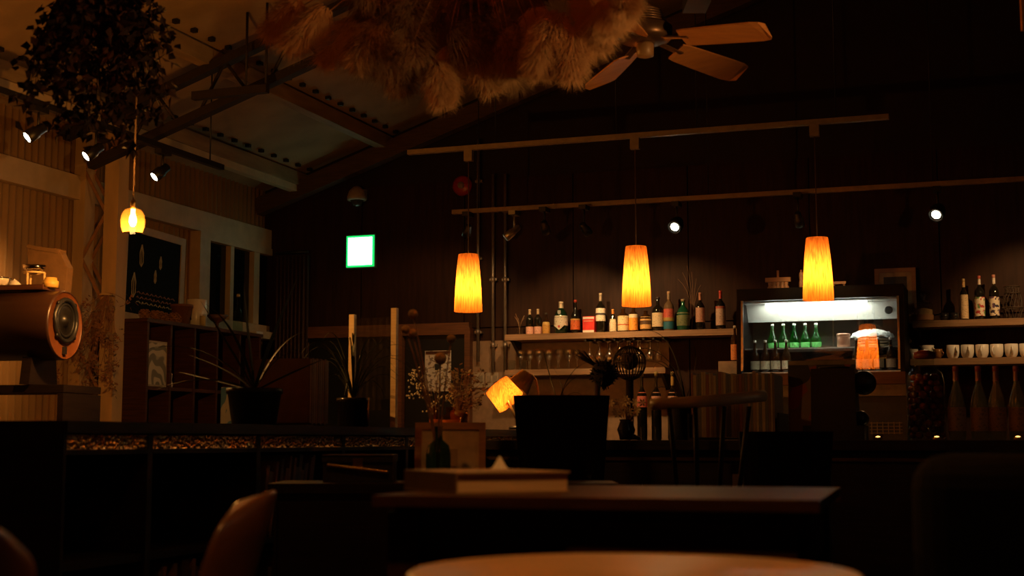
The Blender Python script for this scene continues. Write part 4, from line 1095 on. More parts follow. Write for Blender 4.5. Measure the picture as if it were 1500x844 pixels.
# ================================================================ partition cabinet (runs along the room) with hammered-glass frieze
KX, KY0, KY1, KZ = -2.6, 3.42, 7.5, .957
KD = .42
t = T('record_cabinet', 'long dark cabinet with hammered brass frieze and filed records', 'cabinet', (KX, 0, 0))
MB().bbox((-KD, KY0, KZ - .035), (.012, KY1, KZ)).build('top_board', darkwood, t)
cells = [KY0, 3.86, 4.55, 5.25, 5.9, 6.7, KY1]
for yy in cells:
    MB().bbox((-KD, max(KY0, yy - .014), .0), (0, min(KY1, yy + .014), KZ - .0355)).build('upright', darkwood, t)
for z in (.04, .22, .53): 
    for y0, y1 in zip(cells, cells[1:]): MB().bbox((-KD + .01, y0 + .0145, z - .012), (-.01, y1 - .0145, z + .012)).build('shelf_board', darkwood, t)
MB().bbox((-KD, KY0, .0), (-KD + .008, KY1, KZ - .036)).build('back_panel', darkwood, t)
hm, nt, b_ = _new('hammered_brass'); b_.inputs['Metallic'].default_value = 1; b_.inputs['Base Color'].default_value = (.9, .55, .18, 1); b_.inputs['Roughness'].default_value = .22
vo = nt.nodes.new('ShaderNodeTexVoronoi'); vo.inputs['Scale'].default_value = 75; tcn = nt.nodes.new('ShaderNodeTexCoord'); bp = nt.nodes.new('ShaderNodeBump'); bp.inputs['Strength'].default_value = 1; bp.inputs['Distance'].default_value = .02
nt.links.new(tcn.outputs['Object'], vo.inputs['Vector']); nt.links.new(vo.outputs['Distance'], bp.inputs['Height']); nt.links.new(bp.outputs[0], b_.inputs['Normal'])
for y0, y1 in zip(cells, cells[1:]):
    MB().bbox((-.012, y0 + .016, KZ - .085), (-.002, y1 - .016, KZ - .04)).build('hammered_frieze', hm, t)
    MB().bbox((-.02, y0 + .0145, KZ - .10), (.0, y1 - .0145, KZ - .086)).build('rail', darkwood, t)
# leaning records and books in the cells
rr = random.Random(9)
def filed(y0, y1, z, hmin, hmax, lean, label, group, n, d=.25, kind='record'):
    y = y0
    for k in range(n):
        th = rr.uniform(.012, .03); h = rr.uniform(hmin, hmax)
        c_ = rr.choice([(.22, .12, .05), (.12, .06, .03), (.30, .20, .10), (.10, .09, .07)])
        if y + th + math.sin(lean) * h > y1: break
        o = MB().box((0, th / 2, h / 2), (d, th, h)).build('book' if kind == 'book' else 'record_sleeve', M('spine_%d' % int(c_[0] * 100), c_, .7))
        o.location = (KX - .02 - d / 2, y + .002, z + .0135 + math.sin(lean) * th); o.rotation_euler.x = -lean
        tag(o, label, kind, group)
        y += th / math.cos(lean) + .002 + rr.choice([0, 0, .02])
filed(4.60, 5.22, .53, .24, .31, .20, 'record sleeve leaning in the cabinet cell below the long-leaved plant', 'leaning records in cabinet', 14)
filed(5.30, 5.86, .53, .24, .30, .05, 'record sleeve standing in the cabinet cell below the spiky plant', 'upright records in cabinet', 14)
filed(3.95, 4.5, .22, .20, .27, .03, 'book on the low cabinet shelf, near its open end', 'books on low shelf', 12, kind='book')
filed(4.65, 5.2, .22, .18, .27, .10, 'book on the low cabinet shelf under leaning records', 'books below leaning records', 11, kind='book')
filed(5.32, 5.86, .22, .18, .27, .12, 'book on the low cabinet shelf under upright records', 'books below upright records', 11, kind='book')

# strap-leaved plant in dark pot
def strap_plant(base, label, m_pot, r0, r1, h, tips, wleaf, m_leaf, name='potted_plant', extra=None):
    t = T(name, label, 'plant', base)
    MB().lathe([(r0, 0), (r1, h * .86), (r1 + .006, h * .86), (r1 + .006, h), (r1 - .004, h), (r1 - .006, h * .9), (.001, h * .9)], 24).build('pot', m_pot, t)
    MB().lathe([(r1 - .007, h * .905), (.001, h * .93)], 20).build('soil', M('soil', (.02, .013, .008), .95), t)
    for mid, tip, wf in tips:
        MB().leaf(curve_pts((0, 0, h * .9), mid, tip, 11), wleaf * wf).build('leaf', m_leaf, t)
    return t
def rel(base, px_, py_, dd=0):
    """point at the plant's own distance, dd metres nearer to or farther from the camera"""
    base = Vector(base); t_ = (base - CAM).dot(_f) + dd
    return aD(px_, py_, t_) - base
KTOP = KZ + .001
q = aX(372, 619, KX - .2); pb = Vector((KX - .2, q.y, KTOP)); s = mpp(pb)
tips = [(rel(pb, 330, 500, -.05), rel(pb, 293, 440, -.1), 1), (rel(pb, 300, 488, .1), rel(pb, 210, 513, .15), .9), (rel(pb, 335, 540, .1), rel(pb, 275, 520, .2), .9),
        (rel(pb, 300, 540, -.1), rel(pb, 222, 574, -.2), 1.1), (rel(pb, 362, 500, .05), rel(pb, 357, 415, .1), .9), (rel(pb, 395, 500, -.05), rel(pb, 440, 398, -.1), 1),
        (rel(pb, 410, 490, .1), rel(pb, 452, 485, .2), .8), (rel(pb, 405, 510, .05), rel(pb, 447, 512, .1), .8), (rel(pb, 430, 545, -.1), rel(pb, 490, 520, -.15), .9),
        (rel(pb, 345, 470, -.1), rel(pb, 300, 445, -.2), .8), (rel(pb, 320, 560, .1), rel(pb, 262, 545, .25), .7)]
strap_plant(pb, 'potted plant with long dark strap leaves in black pot on cabinet', M('black_pot', (.012, .010, .008), .6), 32 * s, 39 * s, 54 * s, tips, .022, leafdark)
q = aX(517, 619, KX - .2); pb = Vector((KX - .2, q.y, KTOP)); s = mpp(pb)
rr = random.Random(4)
tips = []
for k in range(26):
    ex = rr.uniform(430, 612); up = rr.uniform(470, 560)
    tips.append((rel(pb, (517 + ex) / 2, up - 25, rr.uniform(-.1, .1)), rel(pb, ex, up + abs(ex - 517) * .35 + rr.uniform(0, 25), rr.uniform(-.15, .15)), rr.uniform(.6, 1)))
spl = strap_plant(pb, 'spider plant with thin arching leaves in dark round jar', M('dark_jar', (.014, .011, .009), .18, spec=.6), 22 * s, 23 * s, 43 * s, tips, .012, M('spider_leaf', (.05, .055, .022), .5))
MB().tube([(23 * s + .002, -.0, .004), (23 * s + .002, 0, 43 * s)], .006, 8).build('brass_seam', M('amber_brass', (.9, .5, .14), .2, 1), spl)
# row of records / boxes at the end between the plants
x0y = aX(430, 619, KX - .2).y
for k in range(9):
    o = MB().box((0, 0, .135), (.26, .012 + .003 * (k % 3), .26 + .01 * (k % 2))).build('record_sleeve', M('sleeve_tan_%d' % (k % 3), ((.20, .10, .045), (.13, .07, .035), (.16, .10, .06))[k % 3], .7))
    o.location = (KX - .2, x0y - .10 + k * .0185, KTOP + .006)
    tag(o, 'record sleeve standing on the cabinet between the two plants', 'record', 'records on cabinet top')

# acrylic partition: two pale posts with a clear sheet
p1 = aD(517, 600, 6.4); p2 = aD(577, 600, 5.75)
z1 = aD(517, 461, 6.4).z; z2 = aD(580, 452, 5.75).z
p1.x, p1.y = aX(515, 600, KX - .3).x, aX(515, 600, KX - .3).y
p2.x, p2.y = aX(577, 600, KX - .06).x, aX(577, 600, KX - .06).y
z1 = aX(516, 461, p1.x).z; z2 = aX(580, 452, p2.x).z
t = T('clear_partition', 'clear acrylic counter partition between two pale wooden posts', 'partition', (0, 0, 0))
for p_, z_ in ((p1, z1), (p2, z2)):
    MB().bbox((p_.x - .013, p_.y - .013, KTOP), (p_.x + .013, p_.y + .013, z_)).build('post', palewood, t)
v = Vector((p2.x - p1.x, p2.y - p1.y, 0)); n_ = v.normalized().cross(Vector((0, 0, 1))) * .002
a, b = p1 + v * .02, p2 - v * .02
vs = []
for s_ in (-1, 1):
    for p_, z_ in ((a, KTOP + .08), (b, KTOP + .08), (b, min(z1, z2) - .02), (a, min(z1, z2) - .02)): vs.append((p_.x + n_.x * s_, p_.y + n_.y * s_, z_))
MB().add(vs, [(0, 1, 2, 3), (7, 6, 5, 4), (0, 4, 5, 1), (1, 5, 6, 2), (2, 6, 7, 3), (3, 7, 4, 0)]).build('acrylic_sheet', glass('acrylic', (.90, .92, .90), .02, 1.4), t)

# flower jars, berries, desk lamp near the cabinet end
dfm = M('dried_cream', (.62, .48, .28), .85)
def jar(px_, label, r, h, tint):
    q = aX(px_, 615, KX - .15); b = Vector((KX - .15, q.y, KTOP))
    t = T('glass_jar', label, 'jar', b, group='amber jars')
    MB().shell([(r * .95, .003), (r, .01), (r, h * .5), (r * .9, h * .56), (r * .42, h * .66), (r * .42, h * .92), (r * .5, h)], 18).build('jar_body', tint, t)
    MB().lathe([(r * .9, .005), (r * .93, .012), (r * .93, h * .42), (.001, h * .42)], 16).build('liquid', M('honey_liquid', (.70, .42, .10), .3), t)
    return b
ja = jar(660, 'square-shouldered amber glass jar by dried flowers', .058, .115, amber_glass)
jb = jar(638, 'amber glass jar holding white dried berry sprigs', .035, .115, amber_glass)
rr = random.Random(31)
t = T('berry_sprigs', 'sprigs of tiny white dried berries in amber jar', 'dried flowers', jb + Vector((0, 0, .08)))
for k in range(22):
    e = rel(jb, rr.uniform(602, 650), rr.uniform(545, 605), rr.uniform(-.1, .05)) - Vector((0, 0, .08))
    m = MB(); m.tube(curve_pts((0, 0, -.04), e * .4 + Vector((0, 0, .08)), e, 6), .0014, 4); m.build('twig', dr, t)
    m = MB()
    for j in range(7): m.ball(e + Vector((rr.gauss(0, .016), rr.gauss(0, .016), rr.gauss(0, .014))), .0055, 6, 4)
    m.build('berry_cluster', M('white_berry', (.78, .68, .50), .5), t)['kind'] = 'stuff'
t = T('dried_bouquet', 'brown dried leaf bouquet behind the amber jars', 'dried flowers', ja + Vector((.0, .12, 0)))
MB().lathe([(.04, 0), (.05, .08), (.045, .10), (.04, .09), (.001, .02)], 16).build('vase', M('brown_glaze'), t)
for k in range(60):
    e = rel(ja, rr.uniform(640, 696), rr.uniform(540, 598), rr.uniform(-.05, .2))
    MB().tube(curve_pts((0, 0, .05), e * .4 + Vector((0, 0, .1)), e, 5), .0012, 4).build('stem', dr, t)
    m = MB()
    for j in range(8):
        a = rr.uniform(0, 6.3); L_ = rr.uniform(.012, .03); d1_ = Vector((math.cos(a), .4 * math.sin(a), rr.uniform(-.6, 1))).normalized() * L_; d2_ = Vector((rr.uniform(-1, 1), rr.uniform(-1, 1), rr.uniform(-1, 1))) * .008
        c = e + Vector((rr.gauss(0, .012), rr.gauss(0, .012), rr.gauss(0, .012))); m.add([c, c + d1_ * .5 + d2_, c + d1_, c + d1_ * .5 - d2_], [(0, 1, 2, 3)])
    m.build('leaf_cluster', (dr, dfm, dr2)[k % 3], t)['kind'] = 'stuff'

# tilted lamps at the cabinet end
def tilt_lamp(px_, py_, label, lit, axis_px, r0, r1, L, yy, name='desk_lamp'):
    c = aX(px_, py_, KX - .12); c = aY(px_, py_, yy)
    t = T(name, label, 'lamp', c)
    ax = (_r * axis_px[0] + _u * axis_px[1] + _f * axis_px[2]).normalized()
    q = Vector((0, 0, 1)).rotation_difference(ax).to_matrix()
    sm = shade if lit else M('unlit_brass_shade', (.28, .17, .06), .4, .6)
    MB().shell([(r0, -L / 2), (r0 * 1.01, -L / 2 + .004), (r1, L / 2)], 8 if not lit else 24, rot=q).build('lamp_shade', sm, t)
    MB().lathe([(.001, -L / 2 + .002), (r0 * .98, -L / 2 + .002), (r0 * .98, -L / 2 + .005), (.001, -L / 2 + .005)], 20, rot=q).build('shade_top', sm, t)
    zb = KTOP - c.z
    MB().tube(curve_pts((ax * -L * .5), (ax * -L * .9 + Vector((.05, .03, -.02))), (.07, .05, zb + .02), 7), .006, 8).build('arm', gold, t)
    MB().lathe([(.055, zb), (.055, zb + .014), (.01, zb + .022)], 20, c=(.07, .05, 0)).build('base', blackmetal, t)
    if lit:
        MB().ball(ax * .0, .016, 10, 7).build('bulb', emit('warm_bulb', (1, .66, .30), 30), t)
        lamp('POINT', 'bulb_light', t, ax * .034, 3.6, WARM, shadow_soft_size=.01)
    return t
tilt_lamp(738, 577, 'small lit desk lamp with tilted yellow shade', True, (.62, -.72, -.25), .075, .082, .125, 7.12)
tilt_lamp(765, 560, 'unlit brass desk lamp behind the yellow shade', False, (-.55, -.7, -.3), .045, .078, .11, 7.36)

# ================================================================ front bar counter and what stands on it
BY0, BY1, BZ = 6.45, 7.12, .90
t = T('bar_counter', 'dark front bar counter with metal edge strip', 'counter', (0, 0, 0))
MB().bbox((KX + .02, BY0 - .04, BZ - .045), (2.0, BY1, BZ)).build('counter_top', darkwood, t)
MB().bbox((KX + .02, BY0, 0), (2.0, BY0 + .05, BZ - .046)).build('front_panel', darkwood, t)
MB().bbox((KX + .02, BY0 - .012, BZ - .095), (2.0, BY0 - .001, BZ - .08)).build('edge_strip', M('worn_brass', (.6, .38, .16), .25, 1), t)
for k in range(7):
    xx = KX + .3 + k * .65
    MB().bbox((xx - .02, BY0 - .018, .02), (xx + .02, BY0 - .0005, BZ - .1)).build('batten', darkwood, t)
BT = BZ + .001
# records in a bin
A = aY(1020, 600, 6.78); B = aY(1143, 600, 6.78)
t = T('record_bin', 'low dark bin of records on the bar counter', 'bin', ((A.x + B.x) / 2, 6.79, BT))
w = B.x - A.x + .03
MB().box((0, 0, .006), (w, .30, .012)).build('bin_floor', darkwood, t)
for sx in (-1, 1): MB().box((sx * (w / 2 - .005), 0, .07), (.010, .30, .115)).build('bin_side', darkwood, t)
rr = random.Random(14); x = A.x + .002
while x < B.x - .012:
    th = rr.uniform(.009, .017); h = rr.uniform(.295, .315)
    c_ = rr.choice([(.26, .15, .07), (.16, .09, .05), (.34, .24, .13), (.12, .11, .10), (.22, .08, .05)])
    o = MB().box((0, 0, h / 2), (th - .001, .27, h)).build('record_sleeve', M('binsleeve_%d' % int(c_[0] * 100), c_, .7), None, (x + th / 2, 6.79, BT + .013))
    tag(o, 'record sleeve standing in the bin on the bar counter', 'record', 'records in the bar bin'); x += th
# painted sleeve shown face-on
A = aY(1143, 512, 6.70); B = aY(1240, 521, 6.62)
t = T('painted_sleeve', 'square painted record sleeve with orange swirls propped on bar', 'record', ((A.x + B.x) / 2 + .03, 6.72, BT), rot=(-.03, 0, .04))
MB().box((0, 0, .19), (.315, .012, .375)).build('sleeve', printed('sleeve_paint', (.20, .13, .07), (.30, .07, .02), 7, .54, .6, ink2=(.04, .04, .03)), t)
MB().box((0, -.0075, .365), (.315, .003, .02)).build('title_band', M('sleeve_band', (.30, .22, .12), .7), t)
# black grinder-like machine with rounded side lobes
A = aY(1188, 541, 6.52); B = aY(1254, 541, 6.52)
t = T('coffee_grinder', 'black boxy coffee grinder with rounded side knob on bar', 'grinder', ((A.x + B.x) / 2, 6.56, BT))
w = B.x - A.x; h = A.z - BT
MB().box((0, 0, h * .60), (w, .16, h * .80), taper=.97).build('grinder_body', blackmetal, t)
MB().box((0, 0, h * .10), (w * 1.35, .19, h * .20)).build('grinder_base', blackmetal, t)
MB().lathe([(.001, -.05), (.05, -.05), (.056, 0), (.05, .05), (.001, .05)], 20, c=(w / 2 + .03, 0, h * .80), rot=rotX(PI / 2)).build('side_knob', blackmetal, t)
MB().lathe([(.001, -.06), (.032, -.06), (.036, 0), (.032, .06), (.001, .06)], 18, c=(w / 2 + .012, 0, h * .30), rot=rotX(PI / 2)).build('dose_knob', blackmetal, t)
MB().lathe([(w * .3, h * 1.0), (w * .36, h * 1.02), (w * .36, h * 1.03), (.001, h * 1.035)], 18).build('hopper_lid', blackmetal, t)
# fruit liquor jar
q = aY(1358, 640, 6.85); s = mpp(q)
t = T('fruit_jar', 'large glass jar packed with dark red fruit on bar', 'jar', (q.x, 6.85, BT))
R_ = 28 * s; H = 128 * s
MB().shell([(R_ * .95, .003), (R_, .02), (R_, H * .62), (R_ * .85, H * .76), (R_ * .50, H * .84), (R_ * .46, H * .93), (R_ * .55, H * .95)], 24).build('jar_body', clear, t)
MB().lathe([(R_ * .5, H * .93), (R_ * .56, H * .945), (R_ * .56, H), (R_ * .2, H * 1.03), (.001, H * 1.035)], 20).build('lid', M('jar_lid', (.30, .05, .03), .4), t)
rr = random.Random(8); fm = [M('fruit_%d' % k, c_, .25) for k, c_ in enumerate(((.30, .03, .012), (.48, .10, .02), (.16, .014, .010)))]
for lay in range(11):
    n = 9
    for k in range(n):
        a = 2 * PI * (k + .5 * (lay % 2)) / n; r = .0155 + rr.uniform(-.001, .003); rad_ = R_ * .96 - r - .003
        zz = .022 + lay * .027
        if zz > H * .62: rad_ *= .8
        MB().ball((rad_ * math.cos(a), rad_ * math.sin(a), zz), r, 8, 6).build('fruit', fm[rr.randrange(3)], t)
# syrup bottles on the bar
for px_, lb, lc in ((1403, 'clear syrup bottle with red cap and floral label beside fruit jar', (.30, .19, .12)), (1436, 'clear syrup bottle with red cap and tan label', (.36, .20, .10)),
                    (1462, 'clear slope-shouldered bottle with red cap and rust label', (.38, .18, .09)), (1492, 'clear slope-shouldered bottle with red cap, outermost on the bar', (.40, .20, .10))):
    q = aY(px_, 640, 6.8); s = mpp(q)
    bottle('syrup_bottle', lb, (q.x, 6.8, BT), 108 * s, 12.5 * s, glass('syrup_glass', (.72, .70, .60), .10, 2.4, body=.2, bodycol=(.5, .40, .2)), shape='slope', lab=tuple(v * 1.7 for v in lc), lz=(.12, .44), capc=(.55, .10, .06), neck=(.38, .13, .08), group='syrup bottles on the bar')
for px_, lb in ((1286, 'made-up low glass with emissive glint beside the fridge grille'), (1372, 'made-up low glass with emissive glint under the fruit jar'), (1491, 'made-up cup with emissive glint beside the syrup bottles')):
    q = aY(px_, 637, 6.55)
    t = T('glint_cup', lb, 'candle', (q.x, 6.55, BT))  # added cup; its emissive disc imitates a glint at the bottle bases
    MB().shell([(.018, .001), (.022, .003), (.024, .026)], 14).build('glass_cup', glass('glint_cup_glass', (.9, .75, .5)), t)
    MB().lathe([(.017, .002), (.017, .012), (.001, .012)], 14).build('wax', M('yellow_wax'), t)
    MB().lathe([(.001, .0125), (.011, .0135), (.009, .016), (.0005, .018)], 10).build('glint_glow', emit('glint_glow', (1, .62, .25), 4), t)
# black ball-headed stand with pole
q = aY(886, 548, 6.2); pz = q.z
t = T('dried_protea_stand', 'black round dried flower head on pole in front of glasses', 'ornament', (q.x, 6.18, 0))
MB().ball((0, 0, pz), .058, 18, 12, 1.05).build('flower_head', M('burnt_black', (.012, .008, .006), .9, bump=.6, scale=(30, 30, 30)), t)
MB().tube(((-.03, 0, .02), (-.03, 0, pz - .03)), .014, 10).build('pole', M('red_pole', (.05, .016, .010), .5), t)
MB().lathe([(.13, 0), (.12, .015), (.02, .03)], 24, c=(-.03, 0, 0)).build('base', blackmetal, t)
rr = random.Random(2)
for k in range(90):
    d_ = Vector((rr.gauss(0, 1), rr.gauss(0, 1), rr.gauss(0, 1))).normalized()
    MB().tube((d_ * .05 + Vector((0, 0, pz)), d_ * rr.uniform(.062, .082) + Vector((0, 0, pz))), .006, 4, .002).build('petal', M('burnt_black'), t)
for k in range(24):
    d_ = Vector((-.09 + rr.gauss(0, .016), rr.gauss(0, .02), .075 + rr.gauss(0, .016)))
    MB().tube(((-.03, 0, pz + .03), Vector((-.02, 0, pz + .02)) + d_), .003, 4, .001).build('bristle', M('burnt_black'), t)
# wire globe over flowers
q = aY(922, 532, 6.75); s = mpp(q)
t = T('wire_globe', 'dark wire globe cover over pale dried flowers on bar', 'ornament', (q.x, 6.75, BT))
R_ = 24 * s; cz_ = q.z - BT
for k in range(14):
    a = PI * k / 14
    MB().tube([(R_ * math.cos(a) * math.sin(th_), R_ * math.sin(a) * math.sin(th_), cz_ + R_ * 1.05 * math.cos(th_)) for th_ in [2 * PI * j / 24 for j in range(25)]], .0022, 5, cap=False).build('wire', ironm, t)
for j in range(1, 6):
    th_ = PI * j / 6
    MB().tube([(R_ * math.sin(th_) * math.cos(a), R_ * math.sin(th_) * math.sin(a), cz_ + R_ * 1.05 * math.cos(th_)) for a in [2 * PI * k / 20 for k in range(21)]], .0022, 5, cap=False).build('wire_hoop', ironm, t)
MB().lathe([(.05, 0), (.055, .01), (.02, .03), (.02, cz_ - R_ * 1.03)], 16).build('foot', darkwood, t)
MB().ball((0, 0, cz_ + .01), R_ * .55, 14, 10).build('woven_core', M('dark_weave', (.10, .055, .03), .9, bump=.5, scale=(30, 30, 30)), t)
t = T('dried_bouquet', 'cluster of pale dried flowers at the wire globe foot', 'dried flowers', (q.x + .015, 6.62, BT))
MB().lathe([(.03, 0), (.045, .05), (.03, .09), (.035, .10), (.001, .03)], 14).build('vase', M('black_glaze'), t)
rr = random.Random(41)
for k in range(14):
    e = Vector((rr.gauss(.0, .045), rr.gauss(0, .03), rr.uniform(.12, .21)))
    MB().tube(curve_pts((0, 0, .04), (0, 0, .10), e, 4), .0015, 4).build('stem', dr, t)
    m = MB()
    for j in range(6):
        a = j * PI / 3; m.add([e, e + Vector((.014 * math.cos(a - .4), -.004, .014 * math.sin(a - .4))), e + Vector((.022 * math.cos(a), -.008, .022 * math.sin(a))), e + Vector((.014 * math.cos(a + .4), -.004, .014 * math.sin(a + .4)))], [(0, 1, 2, 3)])
    m.build('flower_head', dfm if k % 2 else dr2, t)['kind'] = 'stuff'
# arching plants on the bar
q = aY(1004, 600, 7.0); pb = Vector((q.x, 7.0, BT)); s = mpp(pb)
tips = [(rel(pb, 985, 470, 0), rel(pb, 940, 487, 0), .9), (rel(pb, 985, 490), rel(pb, 905, 515), .9), (rel(pb, 980, 520), rel(pb, 940, 531), .8), (rel(pb, 970, 500), rel(pb, 955, 545), .8),
        (rel(pb, 960, 545), rel(pb, 950, 590, -.1), .8), (rel(pb, 1030, 520), rel(pb, 1012, 500, .1), .5)]
strap_plant(pb, 'small plant with black arching leaves beside the record bin', M('black_pot'), 16 * s, 20 * s, 62 * s, tips, .014, leafdark)
q = aY(818, 600, 6.85); pb = Vector((q.x, 6.85, BT)); s = mpp(pb)
tips = [(rel(pb, 835, 530), rel(pb, 868, 530), .9), (rel(pb, 830, 545), rel(pb, 870, 548), .8), (rel(pb, 800, 540), rel(pb, 796, 512), .9), (rel(pb, 840, 580), rel(pb, 790, 505, .1), .5), (rel(pb, 845, 560), rel(pb, 860, 590), .7)]
strap_plant(pb, 'small plant with black arching leaves beside the desk lamp', M('black_pot'), 16 * s, 20 * s, 58 * s, tips, .012, leafdark)

# bar stools in front
def bar_stool(cx_, cy_, zt_, w, rz, label, mat_b, rail=False):
    t = T('bar_stool', label, 'stool', (cx_, cy_, 0), rz, group='bar stools')
    sh = .66
    MB().lathe([(.17, sh - .02), (.185, sh), (.185, sh + .035), (.16, sh + .05), (.001, sh + .05)], 24).build('seat', blackfab, t)
    for sx in (-1, 1):
        for sy in (-1, 1): MB().tube(((sx * .13, sy * .13, sh - .015), (sx * .19, sy * .19, 0)), .014, 8, .011).build('leg', darkwood, t)
    MB().tube([(.16 * math.cos(k * PI / 10), .16 * math.sin(k * PI / 10), .25) for k in range(21)], .008, 6).build('foot_ring', blackmetal, t)
    # the back faces the camera side (-Y)
    if rail:
        pts = [(-w / 2 + w * k / 12, -.17 - .05 * math.sin(PI * k / 12), zt_ - .022 + .03 * (k / 12) ** 1.5) for k in range(13)]
        MB().tube(pts, .021, 10).build('top_rail', mat_b, t)
        for sx in (-.7, -.25, .25, .7): MB().tube(((sx * .15, -.14, sh + .02), (sx * w / 2, -.17 - .05 * math.cos(sx * 1.4), zt_ - .03)), .009, 8).build('spindle', darkwood, t)
    else:
        n = 12; vs = []; fs = []
        for k in range(n + 1):
            u = -1 + 2 * k / n
            for z, ww in ((zt_ - .38, w * .84), (zt_, w)):
                y = -.19 + .05 * u * u
                vs += [(u * ww / 2, y, z), (u * ww / 2, y + .035, z)]
        for k in range(n):
            q = k * 4; fs += [(q, q + 4, q + 6, q + 2), (q + 1, q + 3, q + 7, q + 5), (q + 2, q + 6, q + 7, q + 3), (q, q + 1, q + 5, q + 4)]
        fs += [(0, 2, 3, 1), (n * 4, n * 4 + 1, n * 4 + 3, n * 4 + 2)]
        MB().add(vs, fs, False).build('backrest', mat_b, t)
        for sx in (-.1, .1): MB().tube(((sx, -.12, sh + .02), (sx, -.165, zt_ - .3)), .012, 8).build('back_post', blackmetal, t)
    return t
q = aD(800, 579, 5.3); bar_stool(q.x, q.y + .18, q.z, 142 * mpp(q), YAW, 'black bar stool with broad flat backrest near desk lamp', blackfab)
q = aD(1010, 583, 4.9); bar_stool(q.x, q.y + .2, q.z, .40, YAW, 'dark bar stool with pale curved wooden top rail', wood('worn_rail', (.55, .40, .22), (.4, .28, .15), .4), True)
q = aD(1130, 640, 5.3); bar_stool(q.x, q.y + .2, q.z + .02, .36, YAW, 'dark bar stool with broad backrest facing the record bin', blackfab)
q = aY(1090, 708, BY0 - .003); s = mpp(q)
t = T('notice_card', 'small pale card fixed on the bar front', 'card', (q.x, BY0 - .020, q.z))
MB().box((0, 0, 0), (34 * s, .004, 26 * s)).build('card', M('dull_card', (.45, .38, .26), .8), t)
MB().box((0, -.003, -.03), (28 * s, .002, 4 * s)).build('print_line', M('print_black'), t)
t.location.y = BY0 - .0028

# ================================================================ ceiling: fan, pampas, hanging leaves
FD = 5.7
q = aD(945, 70, FD)
t = T('ceiling_fan', 'ceiling fan with five wooden blades and ribbed motor', 'fan', q)
fanm = M('fan_bronze', (.20, .11, .06), .35, .6)
MB().lathe([(.02, -.05), (.034, -.045), (.036, .0), (.03, .01), (.001, .012)], 20, c=(0, 0, .01)).build('switch_cap', M('fan_cap', (.42, .24, .11), .4), t)
MB().lathe([(.04, .02), (.10, .028), (.112, .045), (.112, .085), (.10, .095), (.06, .10)], 26).build('motor_housing', fanm, t)
for k in range(5): MB().lathe([(.085 - k * .006, .100 + k * .012), (.093 - k * .006, .104 + k * .012), (.085 - k * .006, .109 + k * .012)], 24).build('vent_ring', fanm, t)
MB().lathe([(.012, .1), (.012, roof_z(q.x) - q.z - .03)], 10).build('down_rod', fanm, t)
MB().lathe([(.06, roof_z(q.x) - q.z - .06), (.07, roof_z(q.x) - q.z - .03)], 16).build('canopy', fanm, t)
bladem = wood('blade_wood', (.78, .32, .085), (.64, .25, .07), .45, stretch=(2, 14, 14))
for k in range(5):
    az = math.radians(-36 + 72 * k) + YAW
    d_ = Vector((math.cos(az), math.sin(az), 0)); n_ = Vector((-math.sin(az), math.cos(az), 0))
    def P(r, l, z): return d_ * r + n_ * l + Vector((0, 0, z))
    tw = .020
    m = MB(); rs = (.17, .20, .30, .42, .50, .535, .55); ws = (.045, .055, .062, .068, .070, .058, .03)
    vs = []
    for r, w_ in zip(rs, ws):
        dz = -.02 - .10 * (r - .15)
        for l, zz in ((-w_, tw * .9), (w_, -tw * .9)): vs += [P(r, l, dz + zz - .003 + .035), P(r, l, dz + zz + .003 + .035)]
    fs = []
    for i in range(len(rs) - 1):
        q0 = i * 4; fs += [(q0, q0 + 2, q0 + 6, q0 + 4), (q0 + 1, q0 + 5, q0 + 7, q0 + 3), (q0, q0 + 4, q0 + 5, q0 + 1), (q0 + 2, q0 + 3, q0 + 7, q0 + 6)]
    fs += [(0, 1, 3, 2), (len(rs) * 4 - 4, len(rs) * 4 - 2, len(rs) * 4 - 1, len(rs) * 4 - 3)]
    bl = m.add(vs, fs).build('blade', bladem, t)
    MB().bar(P(.08, 0, .03), P(.20, 0, .008), .03, .006).build('blade_bracket', fanm, bl)

def fluff(m, c, axis, L, Wd, n, rr, sl=.06, sw=.0011):
    """soft plume of fine hairs along an axis"""
    axis = axis.normalized(); a = axis.orthogonal().normalized(); b = axis.cross(a)
    for _ in range(n):
        u = rr.random(); an = rr.uniform(0, 2 * PI)
        r = Wd * math.sin(PI * min(1, .12 + u * .85)) ** .7 * math.sqrt(rr.random())
        p = c + axis * (u * L) + (a * math.cos(an) + b * math.sin(an)) * r * .7
        d_ = ((a * math.cos(an) + b * math.sin(an)) * rr.uniform(.3, 1) + axis * rr.uniform(.2, .9) + Vector((0, 0, -.35))).normalized()
        w_ = d_.orthogonal().normalized() * sw
        e = p + d_ * sl * rr.uniform(.5, 1.2)
        m.v += [tuple(p - w_), tuple(p + w_), tuple(e)]; k = len(m.v)
        m.f.append((k - 3, k - 2, k - 1)); m.smooth.append(False)
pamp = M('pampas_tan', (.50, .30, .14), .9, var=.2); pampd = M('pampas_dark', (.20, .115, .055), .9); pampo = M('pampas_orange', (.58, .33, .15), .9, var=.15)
rr = random.Random(77)
t = T('pampas_cloud', 'large hanging cloud of dried pampas and smoke-bush plumes', 'dried flowers', aD(700, -60, 4.9))
base = Vector(t.location)
spec = []
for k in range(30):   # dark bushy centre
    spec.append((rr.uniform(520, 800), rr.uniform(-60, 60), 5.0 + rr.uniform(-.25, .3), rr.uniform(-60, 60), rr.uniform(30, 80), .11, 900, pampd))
for px_, py_, dx, dy in ((720, 40, 30, 75), (660, 70, -10, 70), (600, 60, -20, 70), (560, 30, -40, 60), (480, 10, -60, 60), (440, 0, -50, 50), (640, 90, 10, 60), (690, 60, 30, 70), (520, 30, -50, 60), (760, 40, -20, 60)):
    spec.append((px_, py_, 4.9 + rr.uniform(-.1, .1), dx, dy, .075, 1500, pamp))
